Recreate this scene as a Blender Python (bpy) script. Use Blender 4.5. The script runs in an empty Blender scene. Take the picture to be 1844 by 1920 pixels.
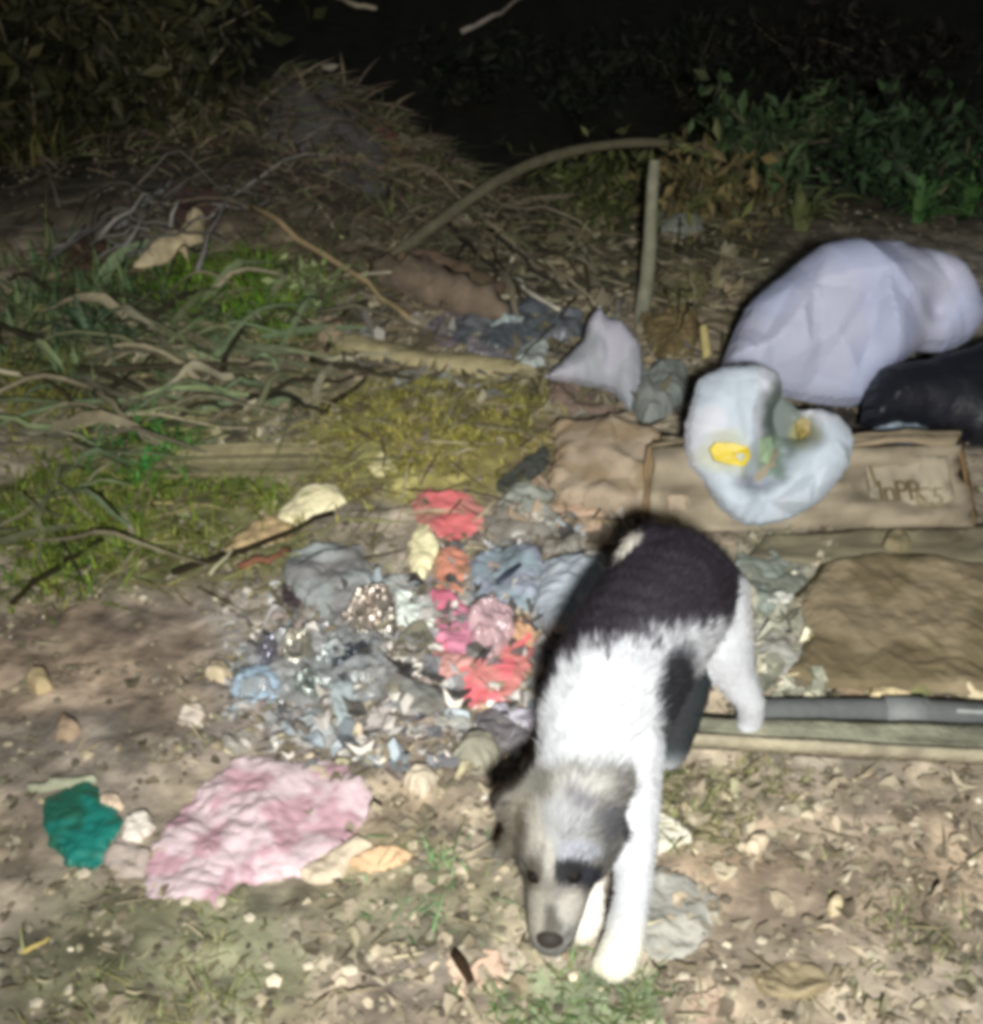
import bpy, math, random
import numpy as np
from mathutils import Vector
from mathutils.bvhtree import BVHTree
from mathutils.geometry import delaunay_2d_cdt

random.seed(7)
RNG = np.random.default_rng(7)
S = bpy.context.scene
COL = S.collection

# ------------------------------------------------------------------ camera
CAM_H, PITCH, VFOV = 1.0, math.radians(34.0), math.radians(47.0)
IW, IH = 1844.0, 1920.0
FPX = IH / 2 / math.tan(VFOV / 2)
cam = bpy.data.objects.new('camera', bpy.data.cameras.new('camera'))
COL.objects.link(cam)
cam.location = (0, 0, CAM_H)
cam.rotation_euler = (math.pi / 2 - PITCH, 0, 0)
cam.data.sensor_fit = 'VERTICAL'
cam.data.angle = VFOV
cam.data.clip_start = 0.02
cam.data.clip_end = 300
S.camera = cam
CP, SP = math.cos(PITCH), math.sin(PITCH)

# ------------------------------------------------------------------ world: night sky, almost no light
w = bpy.data.worlds.new('World'); S.world = w; w.use_nodes = True
nt = w.node_tree; nt.nodes.clear()
sky = nt.nodes.new('ShaderNodeTexSky'); sky.sky_type = 'NISHITA'; sky.sun_disc = False
sky.sun_elevation = math.radians(1.0); sky.sun_rotation = math.radians(200)
bg = nt.nodes.new('ShaderNodeBackground'); bg.inputs['Strength'].default_value = 0.06
wo = nt.nodes.new('ShaderNodeOutputWorld')
nt.links.new(sky.outputs[0], bg.inputs[0]); nt.links.new(bg.outputs[0], wo.inputs[0])

# ------------------------------------------------------------------ the hand-held torch that lights the place
TORCH = Vector((0.035, -0.37, CAM_H + 0.13))   # held low and to the right, behind the phone
ld = bpy.data.lights.new('torch', 'SPOT')
ld.energy = 205; ld.color = (0.99, 1.0, 0.97)
ld.shadow_soft_size = 0.045; ld.spot_size = math.radians(84); ld.spot_blend = 1.0
lo = bpy.data.objects.new('torch', ld); COL.objects.link(lo); lo.location = TORCH
lo.rotation_euler = (Vector((0.14, 2.1, 0.0)) - TORCH).to_track_quat('-Z', 'Y').to_euler()

vs = S.view_settings
vs.view_transform = 'Standard'; vs.look = 'None'; vs.gamma = 1; vs.exposure = 0.36
vs.use_curve_mapping = False
S.render.engine = 'CYCLES'
cy = S.cycles
cy.use_denoising = True
cy.max_bounces = 6; cy.diffuse_bounces = 3; cy.glossy_bounces = 3
cy.transmission_bounces = 4; cy.transparent_max_bounces = 6
cy.caustics_reflective = False; cy.caustics_refractive = False
cy.pixel_filter_type = 'BLACKMAN_HARRIS'
cy.filter_width = 5.2                       # a cheap phone video is soft

# ------------------------------------------------------------------ noise
_P = RNG.permutation(256); _P = np.concatenate([_P, _P, _P])
_G = RNG.normal(size=(256, 3)); _G /= np.linalg.norm(_G, axis=1)[:, None]

def perlin(x, y, z=0.0):
    x = np.asarray(x, float); y = np.asarray(y, float); z = np.zeros_like(x) + z
    xi = np.floor(x).astype(int); yi = np.floor(y).astype(int); zi = np.floor(z).astype(int)
    xf, yf, zf = x - xi, y - yi, z - zi
    f = lambda t: t * t * t * (t * (t * 6 - 15) + 10)
    u, v, w_ = f(xf), f(yf), f(zf)
    xi &= 255; yi &= 255; zi &= 255
    def g(i, j, k):
        h = _P[_P[_P[xi + i] + yi + j] + zi + k]
        gr = _G[h & 255]
        return gr[..., 0] * (xf - i) + gr[..., 1] * (yf - j) + gr[..., 2] * (zf - k)
    l = lambda a, b, t: a + (b - a) * t
    return l(l(l(g(0,0,0), g(1,0,0), u), l(g(0,1,0), g(1,1,0), u), v),
             l(l(g(0,0,1), g(1,0,1), u), l(g(0,1,1), g(1,1,1), u), v), w_) * 1.6

def fbm(x, y, z=0.0, o=4, lac=2.07, gain=0.5):
    a, s = 1.0, 0.0
    x = np.asarray(x, float); y = np.asarray(y, float)
    for i in range(o):
        s = s + a * perlin(x, y, z + 7.3 * i); x = x * lac; y = y * lac; a *= gain
    return s

def ridged(x, y, z=0.0, o=3):
    a, s, t = 1.0, 0.0, 0.0
    for i in range(o):
        s = s + a * (1 - np.abs(perlin(x, y, z + 3.1 * i)) * 2.2); t += a
        x = np.asarray(x) * 2.1 + 1.7; y = np.asarray(y) * 2.1 - 0.9; a *= 0.5
    return s / t

# ------------------------------------------------------------------ terrain height and pixel geometry
def smooth(a, b, x):
    t = np.clip((np.asarray(x, float) - a) / (b - a), 0, 1)
    return t * t * (3 - 2 * t)

def H0(x, y):
    """large relief: the heap at the back left, an added drop behind the rubbish that keeps the far ground dark"""
    x = np.asarray(x, float); y = np.asarray(y, float)
    h = 0.012 * fbm(x * 1.3 + 3, y * 1.3, 0.5, 2)
    h = h + 0.26 * np.exp(-(((x + 0.43) / 0.33) ** 2 + ((y - 3.02) / 0.30) ** 2) ** 1.0)
    h = h + 0.10 * np.exp(-(((x + 0.95) / 0.35) ** 2 + ((y - 2.75) / 0.28) ** 2))
    h = h + 0.035 * np.exp(-((x + 0.10) / 0.22) ** 2 - ((y - 1.68) / 0.15) ** 2)
    h = h - 0.30 * smooth(2.9, 4.6, y + 0.45 * np.exp(-((x - 0.05) / 0.6) ** 2)) * (1 - 0.35 * smooth(0.6, 1.6, np.abs(x)))  # ground made to drop here so the torch grazes it and it stays dark
    h = h + 0.02 * smooth(-0.35, -0.9, x) * smooth(1.2, 1.8, y)
    return h

def H(x, y):
    return H0(x, y)

def ray(px, py):
    a, b = (px - IW / 2) / FPX, (py - IH / 2) / FPX
    return np.array([a, CP - b * SP, -SP - b * CP])  # thin black flank edge, partly cast shadow painted into the coat

def PZ(px, py, z):
    """point of the pixel's ray at height z"""
    d = ray(px, py)
    t = (CAM_H - z) / -d[2]
    return np.array([d[0] * t, d[1] * t, z])

def PY(px, py, y):
    d = ray(px, py); t = y / d[1]
    return np.array([d[0] * t, y, CAM_H + d[2] * t])

def G(px, py, dz=0.0):
    """point of the ground (plus dz) seen at a pixel"""
    d = ray(px, py)
    t, prev = 0.3, 0.3
    while t < 60:
        if CAM_H + d[2] * t < float(H(d[0] * t, d[1] * t)) + dz:
            break
        prev = t; t *= 1.02
    lo_, hi_ = prev, t
    for _ in range(24):
        m = 0.5 * (lo_ + hi_)
        if CAM_H + d[2] * m < float(H(d[0] * m, d[1] * m)) + dz: hi_ = m
        else: lo_ = m
    return np.array([d[0] * hi_, d[1] * hi_, CAM_H + d[2] * hi_])

def project(p):
    p = np.asarray(p, float)
    dx, dy, dz = p[..., 0], p[..., 1], p[..., 2] - CAM_H
    depth = dy * CP - dz * SP
    up = dy * SP + dz * CP
    return IW / 2 + FPX * dx / depth, IH / 2 - FPX * up / depth

# ------------------------------------------------------------------ colours, materials
def lin(c):
    c = np.asarray(c, float) / 255.0
    return np.where(c <= 0.04045, c / 12.92, ((c + 0.055) / 1.055) ** 2.4)

def mat(name, rough=0.8, spec=0.3, bump=0.0, bscale=60.0, metal=0.0, trans=0.0, alpha=1.0, vary=0.25, vscale=25.0, gain=1.0):
    """one procedural material that takes its base hue from the mesh's Col attribute and varies it with noise"""
    m = bpy.data.materials.new(name); m.use_nodes = True
    n = m.node_tree.nodes; L = m.node_tree.links
    b = n['Principled BSDF']; out = n['Material Output']
    at = n.new('ShaderNodeAttribute'); at.attribute_name = 'Col'
    tc = n.new('ShaderNodeTexCoord')
    nz = n.new('ShaderNodeTexNoise'); nz.inputs['Scale'].default_value = vscale
    nz.inputs['Detail'].default_value = 6; nz.inputs['Roughness'].default_value = 0.65
    L.new(tc.outputs['Object'], nz.inputs['Vector'])
    mr = n.new('ShaderNodeMapRange')
    mr.inputs['From Min'].default_value = 0.3; mr.inputs['From Max'].default_value = 0.7
    mr.inputs['To Min'].default_value = gain * (1 - vary); mr.inputs['To Max'].default_value = gain * (1 + vary)
    L.new(nz.outputs['Fac'], mr.inputs['Value'])
    mx = n.new('ShaderNodeMix'); mx.data_type = 'RGBA'; mx.blend_type = 'MULTIPLY'; mx.inputs['Factor'].default_value = 1
    L.new(at.outputs['Color'], mx.inputs['A']); L.new(mr.outputs['Result'], mx.inputs['B'])
    L.new(mx.outputs['Result'], b.inputs['Base Color'])
    b.inputs['Roughness'].default_value = rough
    b.inputs['Specular IOR Level'].default_value = spec
    b.inputs['Metallic'].default_value = metal
    if bump:
        n2 = n.new('ShaderNodeTexNoise'); n2.inputs['Scale'].default_value = bscale; n2.inputs['Detail'].default_value = 5
        L.new(tc.outputs['Object'], n2.inputs['Vector'])
        bp = n.new('ShaderNodeBump'); bp.inputs['Strength'].default_value = bump; bp.inputs['Distance'].default_value = 0.006
        L.new(n2.outputs['Fac'], bp.inputs['Height']); L.new(bp.outputs['Normal'], b.inputs['Normal'])
    last = b.outputs['BSDF']
    if trans:
        tr = n.new('ShaderNodeBsdfTranslucent'); L.new(mx.outputs['Result'], tr.inputs['Color'])
        ms = n.new('ShaderNodeMixShader'); ms.inputs[0].default_value = trans
        L.new(last, ms.inputs[1]); L.new(tr.outputs[0], ms.inputs[2]); last = ms.outputs[0]
    if alpha < 1:
        tp = n.new('ShaderNodeBsdfTransparent')
        ms = n.new('ShaderNodeMixShader'); ms.inputs[0].default_value = alpha
        L.new(tp.outputs[0], ms.inputs[1]); L.new(last, ms.inputs[2]); last = ms.outputs[0]
    L.new(last, out.inputs['Surface'])
    return m

M = dict(
    soil=mat('soil', 0.95, 0.15, 0.9, 55, vary=0.34, vscale=16, gain=1.4),
    litter=mat('litter', 0.85, 0.2, 0.3, 90, vary=0.3, vscale=40, gain=1.42),
    plastic=mat('plastic_film', 0.56, 0.3, 0.25, 30, trans=0.22, vary=0.05, vscale=9),
    glossy=mat('glossy_wrapper', 0.42, 0.4, 0.35, 60, vary=0.14, vscale=30),
    clear=mat('clear_film', 0.18, 0.8, 0.5, 70, alpha=0.55, vary=0.2, vscale=40),
    foil=mat('foil', 0.32, 0.8, 0.6, 90, metal=0.75, vary=0.3, vscale=35),
    paper=mat('paper', 0.85, 0.2, 0.3, 60, vary=0.16, vscale=25, gain=1.05),
    card=mat('cardboard', 0.88, 0.15, 0.25, 80, vary=0.2, vscale=14, gain=1.05),
    wood=mat('weathered_wood', 0.85, 0.2, 0.5, 120, vary=0.3, vscale=30, gain=1.3),
    stone=mat('stone', 0.85, 0.25, 0.5, 70, vary=0.22, vscale=40, gain=1.1),
    leaf=mat('green_leaf', 0.65, 0.3, 0.0, 40, trans=0.25, vary=0.25, vscale=30, gain=1.45),
    black=mat('black_plastic', 0.5, 0.3, 0.4, 40, vary=0.2, vscale=15),
    rubber=mat('rubber', 0.75, 0.2, 0.25, 90, vary=0.25, vscale=20),
    skin=mat('puppy_coat', 0.75, 0.15, 0.4, 160, vary=0.1, vscale=60),
    fur=mat('puppy_fur', 0.62, 0.2, 0, 10, vary=0.08, vscale=90),
    wet=mat('wet_dark', 0.6, 0.12, 0, 10, vary=0.0),
    food=mat('yellow_food', 0.45, 0.4, 0.4, 60, vary=0.2, vscale=40),
    cloth=mat('cloth', 0.95, 0.1, 0.5, 140, vary=0.12, vscale=30),
)

# ------------------------------------------------------------------ objects
def tag(o, label=None, cat=None, group=None, kind=None):
    if label: o['label'] = label
    if cat: o['category'] = cat
    if group: o['group'] = group
    if kind: o['kind'] = kind
    return o

def empty(name, loc):
    o = bpy.data.objects.new(name, None); COL.objects.link(o); o.location = Vector(loc)
    o.empty_display_size = 0.02
    return o

class MB:
    def __init__(self): self.v, self.f, self.c = [], [], []
    def n(self): return len(self.v)
    def add(self, vs_, fs, col):
        b = len(self.v)
        self.v.extend([tuple(p) for p in vs_])
        self.f.extend([tuple(i + b for i in f) for f in fs])
        col = np.asarray(col, float)
        if col.ndim == 1: self.c.extend([tuple(col)] * len(vs_))
        else: self.c.extend([tuple(k) for k in col])
    def tube(self, path, radii, col, sides=7, rough=0.0):
        path = np.asarray(path, float); n = len(path)
        radii = np.broadcast_to(np.asarray(radii, float), (n,))
        vs_, fs = [], []
        t = np.gradient(path, axis=0); t /= np.linalg.norm(t, axis=1)[:, None] + 1e-9
        ref = np.array([0.31, 0.17, 0.93])
        ref = ref if abs(np.dot(ref, t[0])) < 0.9 else np.array([1.0, 0, 0])
        for i in range(n):
            u = np.cross(t[i], ref); u /= np.linalg.norm(u) + 1e-9; v = np.cross(t[i], u)
            for k in range(sides):
                a = 2 * math.pi * k / sides
                r = radii[i] * (1 + rough * RNG.normal())
                vs_.append(path[i] + r * (math.cos(a) * u + math.sin(a) * v))
        for i in range(n - 1):
            for k in range(sides):
                k2 = (k + 1) % sides
                fs.append((i * sides + k, i * sides + k2, (i + 1) * sides + k2, (i + 1) * sides + k))
        fs.append(tuple(range(sides))[::-1]); fs.append(tuple((n - 1) * sides + k for k in range(sides)))
        self.add(vs_, fs, col)
    def blade(self, path, width, col, side):
        """a tapering leaf blade with a fold along the middle"""
        path = np.asarray(path, float); n = len(path); side = np.asarray(side, float)
        vs_, fs = [], []
        for i in range(n):
            wd = width * (1 - (i / (n - 1)) ** 2) * (0.55 + 0.45 * min(1, 3 * i / (n - 1))) + 0.0003
            vs_ += [path[i] - side * wd, path[i] + np.array([0, 0, -0.25 * wd]), path[i] + side * wd]
        for i in range(n - 1):
            a = 3 * i
            fs += [(a, a + 1, a + 4, a + 3), (a + 1, a + 2, a + 5, a + 4)]
        self.add(vs_, fs, col)
    def build(self, name, m, parent=None, origin=None, smooth_=True):
        me = bpy.data.meshes.new(name)
        V = np.array(self.v, float)
        if origin is None: origin = (0, 0, 0) if parent else (V.mean(0)[0], V.mean(0)[1], V[:, 2].min())
        off = np.array(origin, float)
        if parent is not None: off = np.array(parent.location)
        me.from_pydata((V - off).tolist(), [], self.f)
        ca = me.color_attributes.new('Col', 'FLOAT_COLOR', 'POINT')
        C = np.ones((len(V), 4)); C[:, :3] = np.array(self.c)
        ca.data.foreach_set('color', C.ravel())
        if smooth_: me.polygons.foreach_set('use_smooth', np.ones(len(me.polygons), bool))
        me.materials.append(m); me.update()
        o = bpy.data.objects.new(name, me); COL.objects.link(o)
        if parent is None: o.location = Vector(off)
        else: o.parent = parent
        return o

def resample(pts, step, rag=0.0, seed=0.0):
    """closed, slightly rounded outline"""
    P = np.asarray(pts, float); n = len(P); out = []
    for i in range(n):
        p0, p1, p2, p3 = P[i - 1], P[i], P[(i + 1) % n], P[(i + 2) % n]
        L = np.linalg.norm(p2 - p1); k = max(1, int(L / step))
        for j in range(k):
            t = j / k
            cr = 0.5 * ((2 * p1) + (-p0 + p2) * t + (2 * p0 - 5 * p1 + 4 * p2 - p3) * t * t + (-p0 + 3 * p1 - 3 * p2 + p3) * t ** 3)
            ln = p1 + (p2 - p1) * t
            out.append(0.45 * cr + 0.55 * ln)
    out = np.array(out)
    if rag:
        out = out + rag * np.stack([perlin(out[:, 0] / step / 2.2, out[:, 1] / step / 2.2, seed), perlin(out[:, 0] / step / 2.2, out[:, 1] / step / 2.2, seed + 9)], 1)
    return out

def inside(q, poly):
    x, y = q[:, 0], q[:, 1]; r = np.zeros(len(q), bool); j = len(poly) - 1
    for i in range(len(poly)):
        xi, yi = poly[i]; xj, yj = poly[j]
        c = ((yi > y) != (yj > y)) & (x < (xj - xi) * (y - yi) / (yj - yi + 1e-15) + xi)
        r ^= c; j = i
    return r

def edge_dist(q, poly):
    d = np.full(len(q), 1e9)
    for i in range(len(poly)):
        a, b = poly[i - 1], poly[i]; ab = b - a
        t = np.clip(((q - a) @ ab) / (ab @ ab + 1e-15), 0, 1)
        d = np.minimum(d, np.linalg.norm(q - (a + t[:, None] * ab), axis=1))
    return d

_seed = [0.0]
def facets(q, cell, seed):
    """heights over a random triangulation: the flat facets and sharp creases of a crushed sheet"""
    rg = np.random.default_rng(int(seed * 100) % 2 ** 31)
    lo_, hi_ = q.min(0) - 2 * cell, q.max(0) + 2 * cell
    pts = np.array([(x + (0.5 * cell if j % 2 else 0), y) for j, y in enumerate(np.arange(lo_[1], hi_[1], cell * 0.87)) for x in np.arange(lo_[0], hi_[0], cell)])
    pts = pts + rg.uniform(-0.38, 0.38, pts.shape) * cell
    r = delaunay_2d_cdt([Vector(p) for p in pts], [], [], 0, 1e-9)
    hgt = rg.random(len(r[0])) * cell
    bv = BVHTree.FromPolygons([(v[0], v[1], h) for v, h in zip(r[0], hgt)], r[2])
    dn = Vector((0, 0, -1)); out = np.empty(len(q))
    for i, p in enumerate(q):
        h = bv.ray_cast(Vector((p[0], p[1], 10)), dn)[0]; out[i] = h[2] / cell if h is not None else 0.5
    return out

class Piece:
    """a crumpled or puffed sheet: an outline on the ground (or on a plane tilted up from it), filled, raised and closed underneath"""
    def __init__(self, outline, thick, crumple=0.004, cfreq=40.0, stretch=(1, 1), tilt=0.0, base=None, lift=0.0, res=None,
                 rag=0.12, round_=0.35, dents=(), back=0.35, yaw=0.0, curl=0.0, o=3):
        _seed[0] += 13.37; sd = _seed[0]
        self.tilt = tilt
        op = np.array(outline, float)
        if base is None: base = (op[:, 0].mean(), op[:, 1].max() if tilt else op[:, 1].mean())
        B = G(base[0], base[1]) + np.array([0, 0, lift])
        ct, st = math.cos(tilt), math.sin(tilt); cw, sw = math.cos(yaw), math.sin(yaw)
        U = np.array([cw, sw, 0]); V = np.array([-sw * ct, cw * ct, st]); N = np.cross(U, V)
        self.B, self.U, self.V, self.N = B, U, V, N
        def to_plane(px, py):
            d = ray(px, py); t = np.dot(B - np.array([0, 0, CAM_H]), N) / np.dot(d, N)
            p = np.array([0, 0, CAM_H]) + d * t - B
            return np.array([p @ U, p @ V])
        P = np.array([to_plane(*q) for q in op])
        size = max(np.ptp(P[:, 0]), np.ptp(P[:, 1]))
        res = res or max(size / 34, 0.0021)
        poly = resample(P, res, rag * res * 2.5, sd)
        gx = np.arange(P[:, 0].min(), P[:, 0].max(), res); gy = np.arange(P[:, 1].min(), P[:, 1].max(), res * 0.87)
        q = np.array([(x + (0.5 * res if j % 2 else 0), y) for j, y in enumerate(gy) for x in gx])
        q = q + RNG.uniform(-0.22, 0.22, q.shape) * res
        q = q[inside(q, poly)]
        if len(q): q = q[edge_dist(q, poly) > 0.45 * res]
        allp = np.concatenate([poly, q]) if len(q) else poly
        nb = len(poly)
        r = delaunay_2d_cdt([Vector(p) for p in allp], [(i, (i + 1) % nb) for i in range(nb)], [], 1, 1e-7)
        v2 = np.array([tuple(v) for v in r[0]]); tris = [tuple(f) for f in r[2]]
        d = edge_dist(v2, poly); dm = d.max() + 1e-9
        e = np.clip(d / (round_ * 2 * dm), 0, 1); dome = np.sqrt(np.clip(1 - (1 - e) ** 2, 0, 1))
        qs = v2 * np.array(stretch); wp = 0.35 / cfreq
        qs = qs + wp * np.stack([perlin(qs[:, 0] * cfreq * 0.6, qs[:, 1] * cfreq * 0.6, sd + 4), perlin(qs[:, 0] * cfreq * 0.6 + 9, qs[:, 1] * cfreq * 0.6, sd + 5)], 1)
        cr = 0.68 * facets(qs, 1.0 / cfreq, sd) + 0.32 * facets(qs, 0.45 / cfreq, sd + 1)
        up = thick * dome + crumple * 1.5 * (cr - 0.3) * (0.5 + 0.5 * dome)
        if curl: up = up + curl * (1 - np.clip(d / dm, 0, 1)) ** 2 * (0.5 + perlin(v2[:, 0] / dm * 0.7, v2[:, 1] / dm * 0.7, sd + 2))
        for (dx_, dy_, rr, dp) in dents:
            c = to_plane(dx_, dy_); c2 = to_plane(dx_ + rr, dy_); r2 = np.linalg.norm(c2 - c)
            up = up - dp * np.exp(-((v2 - c) ** 2).sum(1) / r2 ** 2)
        base3 = B + v2[:, :1] * U + v2[:, 1:] * V
        if tilt == 0 :
            base3 = base3.copy(); base3[:, 2] = H(base3[:, 0], base3[:, 1]) + lift
        dn = thick * back * dome + 0.0012
        if tilt == 0: dn = np.minimum(dn, 0.004)
        top = base3 + np.maximum(up, -dn + 0.001)[:, None] * N
        bot = base3 - dn[:, None] * N
        n = len(v2); cnt = {}
        for t in tris:
            for i in range(len(t)):
                a, b = t[i], t[(i + 1) % len(t)]; cnt[(a, b)] = cnt.get((a, b), 0) + 1
        rim = [(a, b) for (a, b) in cnt if (b, a) not in cnt]
        self.verts = np.concatenate([top, bot])
        self.faces = tris + [tuple(i + n for i in t[::-1]) for t in tris] + [(b, a, a + n, b + n) for a, b in rim]
        self.top_n = n; self.v2 = v2; self.d = d / dm; self.cr = cr; self.size = size
    def mesh(self, col, second=None, sfreq=3.0):
        mb = MB(); c = np.tile(lin(col), (len(self.verts), 1))
        if second is not None:
            p = self.verts
            k = smooth(-0.1, 0.25, fbm(p[:, 0] / self.size * sfreq, p[:, 1] / self.size * sfreq, self.B[0] * 50, 3))[:, None]
            c = c * (1 - k) + lin(second) * k
        mb.add(self.verts, self.faces, c)
        return mb
    def bvh(self): return BVHTree.FromPolygons([tuple(v) for v in self.verts], self.faces)

def hit(bvh, px, py):
    h = bvh.ray_cast(Vector((0, 0, CAM_H)), Vector(ray(px, py)).normalized())
    return np.array(h[0]) if h[0] is not None else None

def item(name, cat, label, outline, col, m='paper', thick=0.006, group=None, second=None, sfreq=3.0, **kw):
    if m in ('paper', 'glossy', 'foil', 'clear') or (m == 'plastic' and thick < 0.025):
        thick *= 0.45; kw['crumple'] = kw.get('crumple', 0.004) * 1.3; kw.setdefault('rag', 0.55); kw.setdefault('round_', 0.18)
    pc = Piece(outline, thick, **kw)
    o = pc.mesh(col, second=second, sfreq=sfreq).build(name, M[m], smooth_=m in ('stone', 'wood', 'leaf', 'cloth'))
    tag(o, label, cat, group)
    return o, pc

# ================================================================== THE GROUND
def axis(a, b, step, far, grow=1.35):
    core = np.arange(a, b, step); lo_, hi_ = [], []
    s, x = step, a
    while x > -far: s *= grow; x -= s; lo_.append(x)
    s, x = step, core[-1]
    while x < far: s *= grow; x += s; hi_.append(x)
    return np.array(lo_[::-1] + list(core) + hi_)

xs, ys = axis(-1.5, 1.7, 0.008, 80), axis(0.4, 3.6, 0.008, 80)
ys = ys[ys > -4]
X, Y = np.meshgrid(xs, ys)
near = (smooth(-2.2, -1.4, X) * smooth(2.4, 1.6, X) * smooth(4.6, 3.4, Y))
rough_mask = 0.5 + 0.5 * smooth(-0.2, 0.3, fbm(X * 2.2, Y * 2.2, 11.1, 2))
fine = 0.007 * fbm(X * 14, Y * 14, 2.2, 3) + 0.0045 * np.abs(fbm(X * 45, Y * 45, 5.2, 2)) * rough_mask
Z = H(X, Y) + near * (fine - 0.002)
far_n = 1 - near
Z = Z + far_n * 0.05 * fbm(X * 0.5, Y * 0.5, 1.2, 3)

def H(x, y):                                    # things rest on the relief as built
    x = np.asarray(x, float); y = np.asarray(y, float)
    rm = 0.5 + 0.5 * smooth(-0.2, 0.3, fbm(x * 2.2, y * 2.2, 11.1, 2))
    fi = 0.007 * fbm(x * 14, y * 14, 2.2, 3) + 0.0045 * np.abs(fbm(x * 45, y * 45, 5.2, 2)) * rm
    nr = smooth(-2.2, -1.4, x) * smooth(2.4, 1.6, x) * smooth(4.6, 3.4, y)
    return H0(x, y) + nr * (fi - 0.002)
def HF(x, y): return H0(x, y)
G_ground_fn = H

PX, PYY = project(np.stack([X, Y, Z], -1))
PX = np.where(Y < 0.3, 900, PX); PYY = np.where(Y < 0.3, 2300, PYY)
base = np.array([136, 125, 102.0])
Cg = np.tile(base, X.shape + (1,))
def blot(cx, cy, rx, ry, col, k=1.0, ang=0.0):
    global Cg
    ca, sa = math.cos(ang), math.sin(ang)
    u = ((PX - cx) * ca + (PYY - cy) * sa) / rx; v = (-(PX - cx) * sa + (PYY - cy) * ca) / ry
    r = np.sqrt(u * u + v * v) + 0.35 * fbm(X * 9, Y * 9, cx * 0.01, 3)
    m_ = (k * smooth(1.15, 0.7, r))[..., None]
    Cg = Cg * (1 - m_) + np.array(col, float) * m_
blot(220, 1260, 270, 150, (124, 107, 84))
blot(150, 1480, 160, 140, (122, 112, 94))
blot(1700, 1180, 240, 150, (104, 93, 70))
blot(1560, 1250, 130, 70, (146, 122, 88), 0.8)
blot(1460, 1160, 80, 140, (140, 140, 122), 0.8)
blot(620, 1200, 280, 160, (120, 116, 106), 0.9)
blot(640, 1390, 330, 90, (122, 112, 98), 0.9)
blot(320, 1800, 330, 160, (106, 108, 72), 0.9)
blot(760, 1690, 260, 120, (118, 112, 80), 0.9)
blot(1560, 1620, 330, 170, (136, 120, 96), 0.9)
blot(1480, 1680, 120, 80, (112, 98, 78), 0.9)
blot(1600, 1870, 330, 90, (146, 132, 106), 0.9)
blot(850, 1870, 250, 90, (140, 126, 104), 0.8)
blot(1100, 1880, 190, 60, (98, 112, 76), 0.8)
blot(1340, 1500, 110, 90, (108, 108, 76), 0.8)
blot(810, 820, 270, 140, (126, 122, 58), 0.95)
blot(300, 760, 330, 110, (92, 92, 66), 0.9)
blot(250, 980, 320, 130, (92, 100, 46), 0.95)
blot(380, 560, 330, 100, (66, 84, 36), 0.95)
blot(800, 520, 260, 120, (108, 92, 70), 0.9)
blot(1180, 420, 300, 160, (74, 76, 52), 0.9)
blot(1300, 900, 300, 110, (128, 114, 92), 0.9)
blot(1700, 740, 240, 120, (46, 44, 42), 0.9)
far_k = smooth(540, 330, PYY)[..., None]  # ground painted darker with distance, imitating the torch's falloff
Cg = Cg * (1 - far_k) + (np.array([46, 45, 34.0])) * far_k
Cg = Cg * (1 + 0.17 * fbm(X * 6, Y * 6, 30.0, 4) + 0.20 * near * smooth(0.05, 0.4, fbm(X * 17, Y * 21, 33.0, 3)) - 0.20 * near * smooth(0.1, 0.45, fbm(X * 13, Y * 16, 36.0, 3)))[..., None]
warm = fbm(X * 3.3, Y * 3.3, 40.0, 3)[..., None]
Cg = Cg * (1 + warm * np.array([0.05, 0.0, -0.09]))
Cg = 0.66 * Cg + 0.34 * Cg.mean(-1, keepdims=True)
Cg = Cg * np.array([1.02, 0.985, 0.975])
Cg = np.clip(Cg, 8, 250)

nx, ny = len(xs), len(ys)
idx = np.arange(nx * ny).reshape(ny, nx)
quads = np.stack([idx[:-1, :-1], idx[:-1, 1:], idx[1:, 1:], idx[1:, :-1]], -1).reshape(-1, 4)
me = bpy.data.meshes.new('ground')
me.vertices.add(nx * ny); me.vertices.foreach_set('co', np.stack([X, Y, Z], -1).ravel())
me.loops.add(quads.size); me.loops.foreach_set('vertex_index', quads.ravel())
me.polygons.add(len(quads)); me.polygons.foreach_set('loop_start', np.arange(0, quads.size, 4))
me.polygons.foreach_set('loop_total', np.full(len(quads), 4))
me.polygons.foreach_set('use_smooth', np.ones(len(quads), bool))
me.update(calc_edges=True)
ca = me.color_attributes.new('Col', 'FLOAT_COLOR', 'POINT')
c4 = np.ones((nx * ny, 4)); c4[:, :3] = lin(Cg.reshape(-1, 3)); ca.data.foreach_set('color', c4.ravel())
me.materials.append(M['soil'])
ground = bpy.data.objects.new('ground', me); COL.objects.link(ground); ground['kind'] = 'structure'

# ================================================================== BIG RUBBISH
def item_simple(*a, **k): return item(*a, **k)

# --- white carrier bag with its mouth folded open
bag = empty('carrier_bag', G(1560, 800))
tag(bag, 'large white plastic carrier bag lying puffed up with its mouth folded open', 'plastic bag')
body = Piece([(1352, 690), (1378, 620), (1405, 570), (1452, 530), (1520, 480), (1590, 467), (1660, 466), (1730, 485), (1790, 510),
              (1815, 545), (1836, 600), (1815, 640), (1765, 662), (1720, 658), (1690, 680), (1640, 715), (1606, 762), (1545, 760), (1470, 745), (1400, 720)],
             0.08, crumple=0.078, cfreq=7.5, stretch=(1.0, 0.75), tilt=math.radians(48), base=(1560, 790), lift=0.01, res=0.007, rag=0.1, back=0.6, round_=0.45,
             dents=((1480, 620, 45, 0.018), (1730, 600, 30, 0.03), (1600, 700, 50, 0.015)), o=2)
body.mesh((178, 184, 210), second=(188, 190, 210)).build('bag_body', M['plastic'], bag, smooth_=False)
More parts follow.
